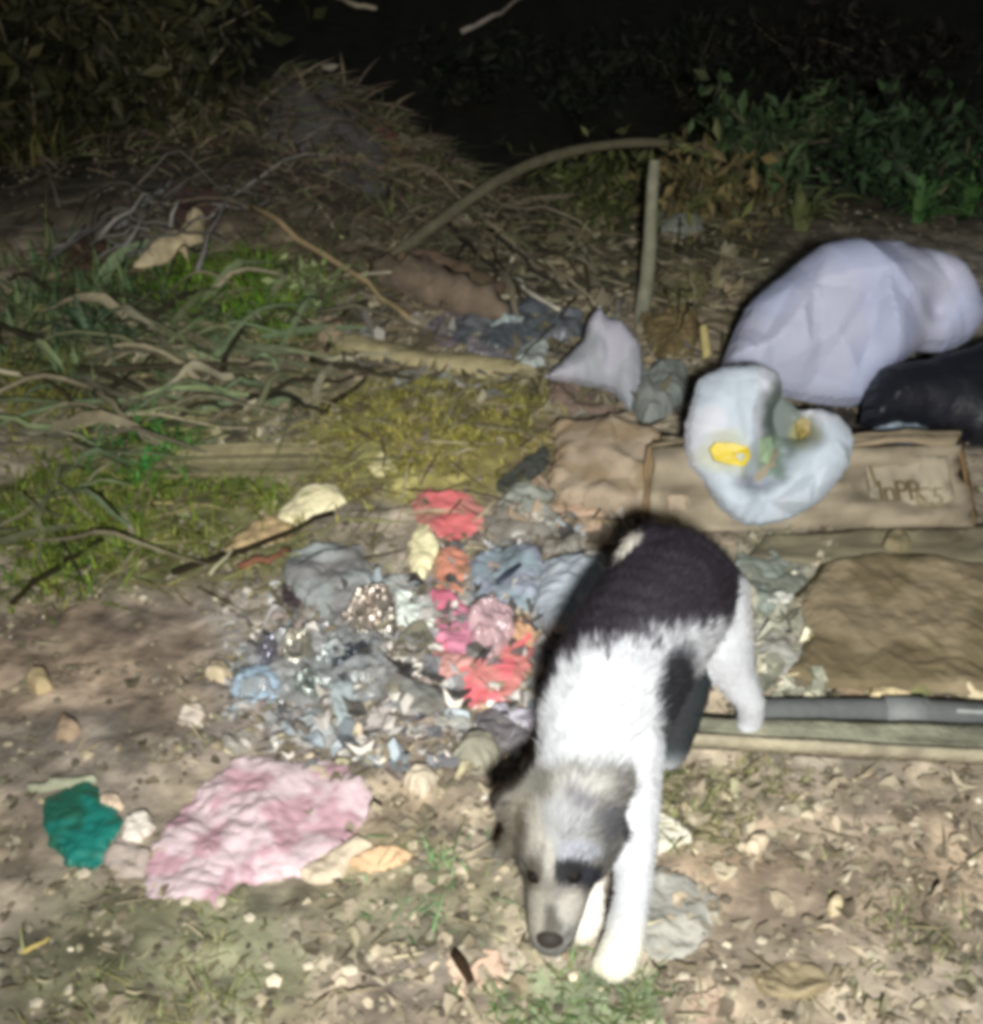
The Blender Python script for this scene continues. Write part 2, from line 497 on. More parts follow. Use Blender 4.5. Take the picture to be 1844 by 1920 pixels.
mouth = Piece([(1300, 745), (1312, 712), (1350, 690), (1420, 684), (1458, 700), (1470, 745), (1500, 770), (1545, 768), (1580, 785), (1598, 822), (1592, 860), (1570, 900),
               (1535, 940), (1490, 968), (1440, 984), (1395, 984), (1350, 955), (1322, 910), (1288, 870), (1284, 800)],
              0.036, crumple=0.036, cfreq=13, tilt=math.radians(58), base=(1430, 1000), lift=0.02, res=0.0045, rag=0.2, back=0.35, round_=0.4,
              dents=((1478, 785, 40, 0.075), (1450, 850, 34, 0.055), (1420, 900, 26, 0.035), (1505, 805, 20, 0.05)), o=3)
mm = mouth.mesh((192, 202, 212), second=(204, 206, 214))
mc = np.array(mm.c); qx, qy = project(np.array(mm.v))
shade_stain = 0.4 * fbm(qx / 40, qy / 40, 2.0, 3)
for (cx, cy, rx, ry, c_, k_) in ((1466, 790, 46, 78, (84, 98, 88), 0.9), (1448, 868, 34, 50, (104, 126, 104), 0.75), (1510, 812, 34, 30, (150, 148, 104), 0.8), (1420, 905, 60, 16, (140, 140, 158), 0.6), (1365, 850, 70, 44, (196, 194, 150), 0.5)):
    m_ = (k_ * smooth(1.2, 0.5, np.sqrt(((qx - cx) / rx) ** 2 + ((qy - cy) / ry) ** 2) + shade_stain))[:, None]
    mc = mc * (1 - m_) + lin(c_) * m_                       # shade of the hollow painted into the film, with yellow food juice
mm.c = [tuple(k) for k in mc]
mm.build('bag_mouth', M['plastic'], bag, smooth_=False)
bv = mouth.bvh()
def on_bag(name, label, outline, col, thick, m='food', **kw):
    pts = [hit(bv, *p) for p in outline]; pts = np.array([p for p in pts if p is not None])
    c = pts.mean(0); N = mouth.N; mb = MB(); n = len(pts)
    vs_ = [p - N * 0.004 for p in pts] + [p + N * thick for p in (c + (pts - c) * 0.9)] + [c + N * thick * 1.25, c - N * 0.006]
    fs = [(i, (i + 1) % n, (i + 1) % n + n, i + n) for i in range(n)] + [(i + n, (i + 1) % n + n, 2 * n) for i in range(n)] + [((i + 1) % n, i, 2 * n + 1) for i in range(n)]
    mb.add(vs_, fs, lin(col)); o = mb.build(name, M[m], smooth_=False); tag(o, label, 'food scrap'); return o
on_bag('food_scrap', 'large bright yellow food scrap on the left side of the bag mouth',
       [(1326, 842), (1338, 828), (1372, 828), (1405, 838), (1409, 858), (1396, 877), (1362, 872), (1336, 864)], (196, 172, 10), 0.008)
on_bag('food_scrap', 'small dull yellow scrap in the hollow of the bag mouth', [(1490, 790), (1506, 780), (1520, 792), (1518, 812), (1500, 826), (1492, 812)], (132, 116, 62), 0.004)
on_bag('paper_scrap', 'green tinged paper strip between the two yellow scraps', [(1424, 820), (1446, 816), (1450, 850), (1440, 872), (1424, 866)], (158, 178, 146), 0.004, 'paper')['category'] = 'paper scrap'

# --- black bag behind
bb = Piece([(1612, 800), (1625, 735), (1660, 690), (1740, 672), (1800, 655), (1870, 640), (1960, 660), (1960, 840), (1850, 838), (1760, 812), (1690, 800)],
           0.05, crumple=0.05, cfreq=9, tilt=math.radians(42), base=(1790, 862), lift=0.03, res=0.008, back=0.4, rag=0.3)
tag(bb.mesh((24, 25, 32)).build('bin_bag', M['black'], smooth_=False), 'black plastic bin bag lying behind the carton on the right', 'bin bag')
item('crumpled_wrapper', 'wrapper', 'small blue grey crumpled wrapper lying against the black bin bag above the carton',
     [(1622, 828), (1636, 806), (1660, 795), (1700, 795), (1745, 808), (1752, 828), (1700, 842), (1645, 846)], (120, 132, 142), 'glossy', 0.03, crumple=0.012, cfreq=40, tilt=0.5, base=(1690, 905))

# --- flattened carton with printing
box = empty('carton', G(1560, 1000)); tag(box, 'battered brown cardboard carton with dark printing on its front panel', 'cardboard box')
def panel(name, quad, bend=0.006, t=0.004, col=(150, 128, 98), nu=26, nv=12, sd=0.0, parent=box, m='card'):
    q = np.array(quad, float); n = np.cross(q[1] - q[0], q[3] - q[0]); n /= np.linalg.norm(n)
    vs_, fs, cs = [], [], []
    for s_ in (1, -1):
        for j in range(nv + 1):
            for i in range(nu + 1):
                u, v = i / nu, j / nv
                p = (q[0] * (1 - u) + q[1] * u) * (1 - v) + (q[3] * (1 - u) + q[2] * u) * v
                k = bend * float(fbm(u * 3 + sd, v * 2.2, sd, 3)) + 0.25 * bend * float(ridged(u * 7 + sd, v * 4, sd, 2))
                vs_.append(p + n * (k + s_ * t / 2))
                st = float(smooth(0.1, 0.5, fbm(u * 4 + 3 * sd, v * 3, sd + 8, 3)))
                cs.append(lin(np.array(col) * (1 - 0.22 * st)))
    W = nu + 1; T = W * (nv + 1)
    for j in range(nv):
        for i in range(nu):
            a = j * W + i
            fs.append((a, a + 1, a + W + 1, a + W)); fs.append((T + a, T + a + W, T + a + W + 1, T + a + 1))
    loop = [i for i in range(W)] + [j * W + nu for j in range(1, nv + 1)] + [nv * W + i for i in range(nu - 1, -1, -1)] + [j * W for j in range(nv - 1, 0, -1)]
    for i in range(len(loop)):
        a, b = loop[i], loop[(i + 1) % len(loop)]; fs.append((b, a, T + a, T + b))
    mb = MB(); mb.add(vs_, fs, np.array(cs)); return mb.build(name, M[m], parent), q, n
bl, br = G(1216, 1002), G(1822, 992)
bl[2] += 0.004; br[2] += 0.004
def upy(px, py, y): return PY(px, py, y)
tl, tr = PY(1222, 838, bl[1] + 0.075), PY(1792, 838, br[1] + 0.075)
front, fq, fn = panel('front_panel', [bl, br, tr, tl], 0.036, col=(142, 131, 112), sd=1.0)
dep = np.array([0.02, 0.035, -0.01])
panel('top_panel', [tl, tr, tr + dep + np.array([0, 0, 0.015]), tl + dep], 0.012, col=(140, 126, 104), sd=2.0)
panel('side_panel', [br + np.array([0.004, 0.002, 0]), br + dep, tr + dep, tr + np.array([0.004, 0.002, 0])], 0.006, nu=12, col=(112, 92, 66), sd=3.0)
panel('side_panel', [bl + dep, bl + np.array([-0.004, 0.002, 0]), tl + np.array([-0.004, 0.002, 0]), tl + dep], 0.006, nu=12, col=(140, 118, 90), sd=4.0)
f0, f1 = G(1400, 1052, 0.004), G(1870, 1066, 0.004)
panel('bottom_flap', [f0, f1, br + np.array([0.03, 0.0, 0.004]), G(1440, 1004, 0.008)], 0.006, col=(128, 120, 98), nu=20, nv=6, sd=5.0)
panel('label_patch', [bl * (1 - u) * (1 - v) + br * u * (1 - v) + tr * u * v + tl * (1 - u) * v - fn * -0.006 for (u, v) in ((0.69, 0.07), (0.955, 0.06), (0.96, 0.88), (0.69, 0.9))],
      0.003, 0.002, (148, 139, 120), sd=6.0)
def fpoint(u, v, off): return (bl * (1 - u) + br * u) * (1 - v) + (tl * (1 - u) + tr * u) * v + fn * off
def lettering(text, u, v, height, col, parent, name, lean=0.0):
    cu = bpy.data.curves.new('t', 'FONT'); cu.body = text; cu.size = height; cu.extrude = 0.0006; cu.space_character = 0.85
    o = bpy.data.objects.new('t', cu); COL.objects.link(o)
    bpy.context.view_layer.update()
    me_ = bpy.data.meshes.new_from_object(o.evaluated_get(bpy.context.evaluated_depsgraph_get()))
    bpy.data.objects.remove(o)
    ux = (br - bl); ux /= np.linalg.norm(ux); vx = np.cross(fn, ux); o0 = fpoint(u, v, 0.016)
    vv = np.array([tuple(p.co) for p in me_.vertices])
    mb = MB(); mb.add([o0 + ux * (p[0] + lean * p[1]) + vx * p[1] + fn * p[2] for p in vv], [tuple(p.vertices) for p in me_.polygons], lin(col))
    return mb.build(name, M['card'], parent)
lettering('InPR', 0.71, 0.33, 0.043, (92, 80, 58), box, 'printed_lettering', -0.18)
lettering('C5', 0.82, 0.26, 0.04, (116, 110, 86), box, 'printed_lettering')
lettering('l', 0.698, 0.5, 0.045, (104, 96, 70), box, 'printed_lettering', -0.3)

# --- kraft paper, plank, pipe
item('kraft_paper', 'paper', 'crumpled brown kraft paper heap left of the white carrier bag',
     [(1034, 800), (1060, 788), (1120, 790), (1180, 785), (1205, 815), (1290, 860), (1300, 950), (1230, 985), (1130, 960), (1050, 940), (1030, 900), (1048, 850)],
     (158, 142, 122), 'paper', 0.05, crumple=0.028, cfreq=13, res=0.005, second=(140, 122, 98), tilt=0.25, base=(1170, 985))
item('card_strip', 'cardboard', 'upper of two torn tan card strips below the kraft paper', [(1035, 950), (1100, 938), (1150, 950), (1120, 968), (1040, 965)], (176, 150, 128), 'card', 0.006, crumple=0.006, curl=0.006)
item('card_strip', 'cardboard', 'lower of two torn tan card strips, close to the puppy', [(1045, 988), (1110, 968), (1138, 980), (1110, 1000), (1052, 1004)], (180, 156, 134), 'card', 0.006, crumple=0.006, curl=0.008)
item('brown_bag', 'bag', 'dull brown crumpled paper bag below the white pointed plastic', [(1030, 740), (1075, 712), (1140, 728), (1180, 760), (1150, 792), (1080, 790), (1035, 775)], (116, 100, 88), 'paper', 0.03, crumple=0.014, cfreq=28)

pl = empty('plank', G(1560, 1415)); tag(pl, 'pale weathered plank lying on the ground below the grey pipe', 'plank')
a, b, c, d = G(1262, 1418), G(1880, 1446), G(1880, 1392), G(1290, 1372)
for q in (a, b, c, d): q[2] = max(q[2], 0) + 0.012
panel('board', [a, b, c, d], 0.004, 0.02, (128, 126, 108), nu=40, nv=4, sd=7.0, parent=pl, m='wood')
e0, e1 = a + np.array([0, -0.010, 0.007]), b + np.array([0, -0.006, 0.004])
panel('edge_strip', [e0, e1, e1 + np.array([0, 0.008, 0]), e0 + np.array([0, 0.008, 0])], 0.002, 0.02, (140, 132, 112), nu=40, nv=1, sd=8.0, parent=pl, m='wood')
mb = MB(); pth = [G(x, y) + np.array([0, 0, 0.016]) for x, y in ((1405, 1352), (1500, 1352), (1600, 1350), (1700, 1352), (1780, 1356), (1900, 1362))]
mb.tube(pth, [0.014, 0.016, 0.0155, 0.016, 0.016, 0.016], lin((92, 94, 92)), 14, 0.03)
pipe = empty('pipe', pth[2] - np.array([0, 0, 0.016])); tag(pipe, 'dark grey dented pipe lying along the top of the plank', 'pipe')
mb.build('tube', M['rubber'], pipe)
mb = MB(); mb.tube([pth[3] + np.array([-0.03, 0, 0]), pth[3] + np.array([0.02, 0, 0.0])], 0.0185, lin((120, 122, 120)), 14); mb.build('joint_collar', M['rubber'], pipe)
mb = MB(); mb.tube([pth[4] + np.array([0, -0.008, 0.012]), pth[5] + np.array([0, -0.008, 0.012])], 0.003, lin((150, 152, 148)), 6); mb.build('seam', M['rubber'], pipe)

# --- pointed pale plastic and shiny wrappers in the middle
item('plastic_sheet', 'plastic sheet', 'pale grey plastic sheet standing up in a point left of the white bag',
     [(1124, 574), (1140, 598), (1165, 602), (1200, 650), (1206, 700), (1196, 745), (1178, 775), (1150, 735), (1090, 722), (1022, 708), (1052, 680), (1092, 640), (1105, 600)],
     (168, 170, 176), 'plastic', 0.03, crumple=0.022, cfreq=16, stretch=(1.6, 0.5), tilt=math.radians(52), base=(1120, 770), second=(186, 184, 194))
item('plastic_sheet', 'plastic sheet', 'crumpled grey plastic scrap right of the pointed sheet', [(1185, 765), (1200, 720), (1245, 700), (1290, 705), (1285, 760), (1240, 795), (1205, 798)],
     (142, 146, 140), 'plastic', 0.035, crumple=0.02, cfreq=30)
item('foil_wrapper', 'wrapper', 'silvery wrapper with a bright flat face among the dark wrappers', [(905, 640), (925, 605), (950, 592), (985, 598), (975, 628), (940, 636)], (150, 160, 158), 'glossy', 0.014, crumple=0.012, cfreq=40, tilt=0.4)
item('dark_wrapper', 'wrapper', 'large charcoal grey wrapper spread behind the beige slat', [(840, 640), (880, 580), (990, 570), (1090, 590), (1100, 625), (1030, 650), (985, 672), (900, 655)], (84, 88, 92), 'glossy', 0.022, crumple=0.02, cfreq=22, second=(110, 112, 116))
item('white_scrap', 'plastic scrap', 'white torn scrap just left of the pointed plastic sheet', [(965, 680), (980, 655), (1010, 640), (1025, 652), (1018, 690), (985, 694)], (176, 182, 176), 'plastic', 0.016, crumple=0.01, cfreq=40, lift=0.012)
item('grey_strip', 'plastic strip', 'thin purple grey strip lying on the left of the dark wrapper', [(872, 632), (900, 640), (960, 668), (950, 682), (890, 668)], (136, 130, 134), 'glossy', 0.008, crumple=0.005, lift=0.012)
item('purple_wrapper', 'wrapper', 'dull purple wrapper between the rotten log and the beige slat', [(790, 610), (850, 585), (890, 592), (880, 625), (860, 660), (800, 640)], (112, 102, 108), 'glossy', 0.016, crumple=0.012, cfreq=30)

# --- red and pink wrappers
item('red_wrapper', 'wrapper', 'faded red wrapper, uppermost of the red ones', [(772, 942), (798, 922), (838, 926), (876, 930), (908, 962), (898, 992), (850, 1010), (810, 996), (782, 972)], (220, 120, 120), 'glossy', 0.010, crumple=0.009, cfreq=22, second=(186, 128, 118))
item('cream_wrapper', 'wrapper', 'cream yellow rounded wrapper below the uppermost red wrapper', [(772, 1065), (768, 1020), (780, 985), (798, 985), (818, 1008), (824, 1035), (808, 1062), (790, 1078)], (232, 222, 180), 'paper', 0.018, crumple=0.008, cfreq=28)
item('orange_wrapper', 'wrapper', 'dull orange crumpled wrapper beside the cream wrapper', [(812, 1060), (828, 1035), (850, 1028), (880, 1045), (884, 1075), (860, 1110), (840, 1135), (822, 1110)], (206, 140, 118), 'glossy', 0.010, crumple=0.009, cfreq=22, second=(176, 136, 110))
item('pink_wrapper', 'wrapper', 'bright pink narrow wrapper strip in the middle of the rubbish', [(806, 1118), (850, 1110), (888, 1150), (902, 1190), (894, 1230), (846, 1245), (818, 1195)], (206, 116, 136), 'glossy', 0.010, crumple=0.009, cfreq=22, second=(214, 142, 164))
item('red_wrapper', 'wrapper', 'salmon red folded wrapper, lowest of the red ones, left of the puppy', [(852, 1258), (895, 1236), (930, 1238), (945, 1205), (975, 1170), (1008, 1190), (996, 1250), (970, 1300), (930, 1320), (885, 1328), (858, 1305)], (230, 120, 126), 'glossy', 0.010, crumple=0.009, cfreq=22, second=(200, 128, 122))
item('tan_wrapper', 'wrapper', 'tan wrapper piece tucked between the clear film and the puppy', [(950, 1180), (985, 1160), (1005, 1185), (1000, 1215), (970, 1215)], (196, 156, 124), 'paper', 0.012, crumple=0.01, cfreq=40)
item('clear_film', 'plastic film', 'clear glinting plastic film over the pink and red wrappers', [(880, 1150), (925, 1130), (960, 1145), (965, 1180), (945, 1215), (915, 1235), (885, 1215)], (226, 190, 194), 'clear', 0.02, crumple=0.022, cfreq=60, lift=0.008)
item('pale_brown_wrapper', 'wrapper', 'pinkish brown faded wrapper below the pink strip', [(812, 1222), (870, 1220), (894, 1250), (868, 1290), (820, 1272)], (196, 146, 138), 'paper', 0.008, crumple=0.01, cfreq=40)

# --- blue grey bags beside the puppy
item('blue_bag', 'plastic bag', 'pale blue grey plastic bag flattened between red wrappers and the puppy', [(880, 1060), (910, 1035), (960, 1030), (1010, 1045), (1020, 1090), (1000, 1140), (950, 1130), (890, 1125)], (150, 164, 172), 'plastic', 0.02, crumple=0.016, cfreq=22, second=(166, 172, 186))
item('pale_bag', 'plastic bag', 'white grey plastic bag half hidden behind the puppy', [(1015, 1070), (1055, 1050), (1100, 1065), (1150, 1090), (1150, 1180), (1080, 1190), (1030, 1190), (1000, 1140)], (190, 198, 206), 'plastic', 0.026, crumple=0.02, cfreq=20)
mb = MB(); mb.tube([G(934, 1122) + np.array([0, 0, 0.026]), G(955, 1105) + np.array([0, 0, 0.028]), G(976, 1086) + np.array([0, 0, 0.026])], [0.003, 0.005, 0.003], lin((52, 58, 72)), 6)
tag(mb.build('plastic_stick', M['black']), 'short dark blue stick on the pale blue grey bag', 'stick')
item('grey_bag', 'plastic bag', 'cloudy grey plastic bag, upper left of the shiny wrappers', [(530, 1085), (548, 1050), (590, 1028), (640, 1030), (690, 1050), (700, 1100), (680, 1150), (630, 1178), (590, 1150), (555, 1120)], (142, 140, 138), 'plastic', 0.016, crumple=0.022, cfreq=16, second=(164, 168, 166))
item('dark_scrap', 'scrap', 'dark purple scrap at the left edge of the cloudy grey bag', [(528, 1100), (545, 1092), (566, 1130), (556, 1142), (530, 1135)], (66, 56, 58), 'paper', 0.012, crumple=0.004)
item('dark_scrap', 'scrap', 'small dark scrap on top of the cloudy grey bag', [(608, 1042), (640, 1030), (640, 1044), (618, 1056)], (62, 62, 76), 'paper', 0.006, crumple=0.003, lift=0.016)
item('white_paper', 'paper', 'white square paper piece left of the pink wrapper strip', [(740, 1115), (765, 1112), (800, 1130), (818, 1150), (812, 1180), (780, 1185), (748, 1175)], (226, 232, 222), 'paper', 0.014, crumple=0.008, cfreq=24)
item('olive_scrap', 'scrap', 'dull olive scrap below the white square paper', [(745, 1195), (800, 1180), (818, 1210), (800, 1245), (752, 1238)], (112, 108, 92), 'paper', 0.012, crumple=0.01)
item('paper_strip', 'paper', 'long white paper strip pointing at the lowest red wrapper', [(700, 1250), (740, 1238), (790, 1245), (815, 1255), (800, 1270), (750, 1265), (715, 1272)], (228, 220, 206), 'paper', 0.009, crumple=0.006, curl=0.008)
item('blue_cup', 'plastic cup', 'squashed pale blue plastic cup at the left of the shiny wrappers', [(434, 1300), (450, 1268), (480, 1250), (515, 1262), (530, 1285), (525, 1318), (480, 1322), (445, 1320)], (168, 188, 204), 'plastic', 0.024, crumple=0.006, cfreq=30)
item('grey_cup', 'plastic cup', 'pale grey crushed cup pointing down amid the shiny wrappers', [(612, 1278), (640, 1272), (668, 1282), (664, 1330), (655, 1385), (640, 1385), (625, 1330)], (176, 186, 186), 'plastic', 0.02, crumple=0.008, cfreq=30)
item('pale_flake', 'flake', 'pinkish grey flat flake right of the crushed grey cup', [(680, 1370), (695, 1330), (730, 1312), (745, 1325), (728, 1360), (700, 1378)], (182, 172, 166), 'paper', 0.006, crumple=0.004)
item('lavender_scrap', 'plastic scrap', 'pale lavender plastic scrap poking out left of the puppy chest', [(918, 1330), (940, 1322), (985, 1338), (1020, 1335), (1020, 1375), (980, 1372), (950, 1352)], (196, 190, 200), 'plastic', 0.02, crumple=0.012, cfreq=30)
item('grey_scrap', 'plastic scrap', 'dark grey plastic scrap under the pale lavender one', [(890, 1345), (925, 1335), (970, 1368), (1000, 1395), (950, 1412), (900, 1380)], (122, 116, 118), 'plastic', 0.012, crumple=0.01, cfreq=40)

# shiny film crumbs: several separate pieces
film = [
    ('foil_scrap', 'crumpled silver foil with a pale rounded top, nearest the cloudy grey bag', [(640, 1165), (680, 1120), (720, 1105), (735, 1130), (718, 1170), (690, 1195), (650, 1190)], (176, 164, 152), 'foil', 0.02),
    ('foil_scrap', 'curled pale foil scrap above the squashed blue cup', [(525, 1225), (540, 1200), (570, 1192), (592, 1205), (585, 1235), (560, 1255), (535, 1250)], (180, 176, 160), 'foil', 0.02),
    ('foil_scrap', 'dark blue grey foil scrap in the middle of the shiny wrappers', [(610, 1240), (650, 1218), (690, 1222), (700, 1245), (660, 1262), (625, 1265)], (86, 92, 98), 'foil', 0.012),
    ('foil_scrap', 'bright glinting foil scrap left of the dark foil scrap', [(590, 1250), (612, 1225), (635, 1215), (645, 1232), (615, 1258)], (206, 212, 210), 'foil', 0.014),
    ('foil_scrap', 'lavender grey foil twist above the squashed blue cup', [(480, 1235), (505, 1200), (520, 1215), (515, 1250), (492, 1258)], (150, 148, 160), 'foil', 0.016),
    ('foil_scrap', 'grey green foil scrap left of the crushed grey cup', [(545, 1290), (570, 1270), (600, 1278), (612, 1305), (585, 1318), (560, 1312)], (150, 158, 152), 'foil', 0.014),
    ('foil_scrap', 'small bright foil sliver right of the crushed grey cup', [(676, 1272), (700, 1280), (712, 1296), (695, 1296)], (222, 216, 204), 'foil', 0.008),
    ('foil_scrap', 'ragged silver foil scrap between foil and white square paper', [(660, 1195), (700, 1185), (740, 1160), (748, 1190), (715, 1215), (675, 1212)], (168, 160, 150), 'foil', 0.014),
]
for nm, lb, ol, c_, m_, th in film:
    item(nm, 'foil scrap', lb, ol, c_, m_, th, crumple=0.02, cfreq=70, rag=0.5)
item('clear_film', 'plastic film', 'clear crinkled plastic film lying under the foil scraps', [(440, 1250), (500, 1190), (600, 1180), (720, 1200), (740, 1260), (700, 1320), (600, 1330), (520, 1335), (450, 1320)], (164, 166, 166), 'clear', 0.008, crumple=0.02, cfreq=45)
item('plastic_ring', 'plastic scrap', 'curled clear plastic scrap above the pink sheet', [(415, 1400), (432, 1378), (470, 1370), (482, 1385), (470, 1405), (430, 1416)], (176, 172, 160), 'clear', 0.014, crumple=0.014, cfreq=60)

# --- pink sheet, green piece
item('pink_bag', 'plastic bag', 'large pale pink crumpled bag lying flat on the bare soil', [(270, 1650), (285, 1600), (330, 1530), (380, 1470), (430, 1428), (490, 1420), (560, 1430), (600, 1418), (640, 1432), (690, 1470), (700, 1520), (665, 1550), (650, 1590), (600, 1610), (560, 1640), (500, 1650), (440, 1660), (410, 1700), (370, 1690), (320, 1685), (280, 1690)],
     (228, 204, 207), 'plastic', 0.010, crumple=0.0085, cfreq=20, res=0.0045, second=(208, 168, 176), sfreq=6, rag=0.6)
item('beige_rag', 'rag', 'cream beige rag under the lower right edge of the pink bag', [(560, 1640), (610, 1600), (670, 1575), (700, 1590), (660, 1620), (640, 1650), (590, 1662)], (206, 190, 166), 'cloth', 0.012, crumple=0.01, cfreq=30)
item('peach_scrap', 'scrap', 'peach coloured torn scrap right of the beige rag', [(655, 1612), (700, 1592), (745, 1590), (775, 1605), (740, 1625), (690, 1630)], (206, 172, 136), 'paper', 0.01, crumple=0.01, cfreq=40)
item('pale_rag', 'rag', 'pale grey pink rag left of the pink bag, beside the green piece', [(190, 1610), (225, 1570), (260, 1580), (285, 1600), (268, 1640), (215, 1640)], (172, 158, 148), 'cloth', 0.01, crumple=0.01)
item('green_plastic', 'plastic piece', 'teal green flat piece of plastic at the left edge', [(86, 1500), (130, 1475), (165, 1462), (190, 1490), (232, 1545), (205, 1600), (180, 1628), (130, 1620), (95, 1585), (80, 1540)], (40, 96, 78), 'glossy', 0.008, crumple=0.004, cfreq=14, second=(34, 118, 106))
item('white_lump', 'paper', 'white crumpled paper lump at the right edge of the green piece', [(228, 1590), (236, 1550), (252, 1525), (280, 1525), (290, 1550), (268, 1580)], (218, 208, 194), 'paper', 0.016, crumple=0.008)
item('pinkish_lump', 'paper', 'small pinkish lump at the upper corner of the green piece', [(185, 1505), (205, 1488), (228, 1500), (232, 1520), (205, 1518)], (210, 186, 162), 'paper', 0.014, crumple=0.006)
item('wooden_lath', 'wood', 'thin pale grey slat above the green piece', [(50, 1482), (110, 1464), (178, 1458), (182, 1466), (120, 1478), (60, 1490)], (138, 140, 118), 'wood', 0.008, crumple=0.002)

# --- pale slab and slats
item('pale_slab', 'slab', 'pale cream husk slab pointing down left of the moss', [(515, 975), (545, 940), (590, 918), (630, 920), (650, 945), (600, 968), (545, 992)], (206, 196, 160), 'wood', 0.016, crumple=0.006)
item('tan_husk', 'husk', 'tan husk strip running down from the pale cream slab', [(440, 1010), (500, 975), (560, 985), (540, 1010), (470, 1030), (420, 1040)], (160, 138, 104), 'wood', 0.012, crumple=0.006)
item('wooden_lath', 'wood', 'long beige wooden slat in front of the dark wrappers', [(622, 648), (655, 632), (750, 652), (860, 668), (960, 682), (1012, 688), (1000, 708), (900, 704), (800, 692), (650, 666)], (142, 132, 100), 'wood', 0.016, crumple=0.004, cfreq=20)
item('husk', 'husk', 'pale torn corn husk lying below the twig bundle', [(245, 472), (280, 448), (330, 425), (360, 400), (384, 402), (378, 430), (350, 440), (350, 460), (335, 446), (300, 462)], (164, 150, 120), 'wood', 0.02, crumple=0.01, cfreq=30, lift=0.045)
item('light_leaf', 'leaf', 'pale green leaf between the bright grass and the twig', [(575, 545), (600, 548), (612, 570), (595, 590), (578, 570)], (150, 160, 130), 'leaf', 0.006, crumple=0.004, curl=0.01)
item('cream_scrap', 'scrap', 'small cream scrap on the yellow green moss', [(690, 880), (715, 858), (740, 872), (748, 886), (712, 892)], (192, 184, 140), 'paper', 0.01, crumple=0.005)
item('dark_card', 'scrap', 'dark slate scrap right of the moss, above the grey plastic', [(930, 905), (970, 880), (1010, 855), (1030, 850), (1025, 875), (985, 900), (950, 918)], (66, 68, 62), 'paper', 0.02, crumple=0.008)
item('grey_film', 'plastic film', 'pale grey green film below the dark slate scrap', [(930, 945), (965, 915), (1010, 905), (1040, 925), (1030, 955), (985, 970), (945, 970)], (166, 168, 158), 'plastic', 0.014, crumple=0.012, cfreq=28)
item('grey_film', 'plastic film', 'small pale film scrap beside the lower tan card strip', [(1000, 965), (1040, 955), (1055, 980), (1030, 995), (1005, 985)], (184, 182, 170), 'plastic', 0.012, crumple=0.008)
item('white_scrap', 'plastic scrap', 'white curled scrap between uppermost red wrapper and puppy', [(955, 1010), (985, 1000), (1005, 995), (1000, 1012), (970, 1022)], (202, 198, 186), 'plastic', 0.012, crumple=0.01, rag=0.5)

item('grey_green_sheet', 'plastic sheet', 'pale grey green plastic sheet on the ground right of the hind leg', [(1375, 1055), (1430, 1035), (1490, 1060), (1510, 1100), (1480, 1140), (1430, 1160), (1400, 1130)], (150, 158, 148), 'plastic', 0.010, crumple=0.014, cfreq=18, second=(134, 138, 126))
item('grey_paper', 'paper', 'pale grey wrinkled paper below the grey green sheet', [(1395, 1165), (1450, 1170), (1495, 1180), (1480, 1220), (1520, 1240), (1470, 1275), (1425, 1260), (1405, 1215)], (156, 154, 146), 'paper', 0.010, crumple=0.014, cfreq=24, second=(130, 124, 112))
item('white_strip', 'paper', 'short white paper strip on the pale grey green sheet', [(1425, 1122), (1460, 1112), (1488, 1116), (1478, 1130), (1440, 1136)], (196, 194, 184), 'paper', 0.008, crumple=0.004, lift=0.014)
item('brown_sheet', 'cardboard', 'broad flat tan brown cardboard sheet between the carton and the grey pipe at the right', [(1500, 1135), (1528, 1088), (1560, 1064), (1640, 1052), (1740, 1052), (1880, 1072), (1880, 1292), (1760, 1300), (1640, 1292), (1540, 1290), (1478, 1262), (1516, 1195)], (112, 100, 76), 'card', 0.010, crumple=0.009, cfreq=7, second=(136, 122, 98), res=0.009, lift=0.006, round_=0.1)
item('white_film', 'plastic film', 'flat white plastic piece below the crushed grey cup', [(556, 1345), (590, 1325), (618, 1345), (632, 1378), (600, 1396), (566, 1380)], (176, 180, 180), 'plastic', 0.008, crumple=0.008, cfreq=30)
item('white_film', 'plastic film', 'small flat grey white strip under the lowest red wrapper', [(812, 1345), (860, 1338), (888, 1348), (880, 1364), (822, 1366)], (190, 186, 176), 'plastic', 0.008, crumple=0.004)
item('white_film', 'plastic film', 'pale bluish film piece below the cream wrapper', [(700, 1090), (740, 1078), (775, 1088), (770, 1112), (730, 1120), (704, 1112)], (178, 182, 180), 'plastic', 0.010, crumple=0.012, cfreq=30)
item('white_film', 'plastic film', 'wide pale film beneath the shiny foil scraps on their lower right', [(660, 1295), (730, 1275), (800, 1285), (850, 1300), (840, 1335), (770, 1345), (700, 1320)], (152, 152, 146), 'plastic', 0.008, crumple=0.012, cfreq=26, second=(124, 120, 112))
item('white_film', 'plastic film', 'large cloudy film at the upper right of the red wrappers, before the kraft paper', [(905, 975), (960, 960), (1040, 1000), (1100, 1015), (1070, 1040), (990, 1028), (930, 1015)], (146, 140, 130), 'plastic', 0.008, crumple=0.014, cfreq=26)
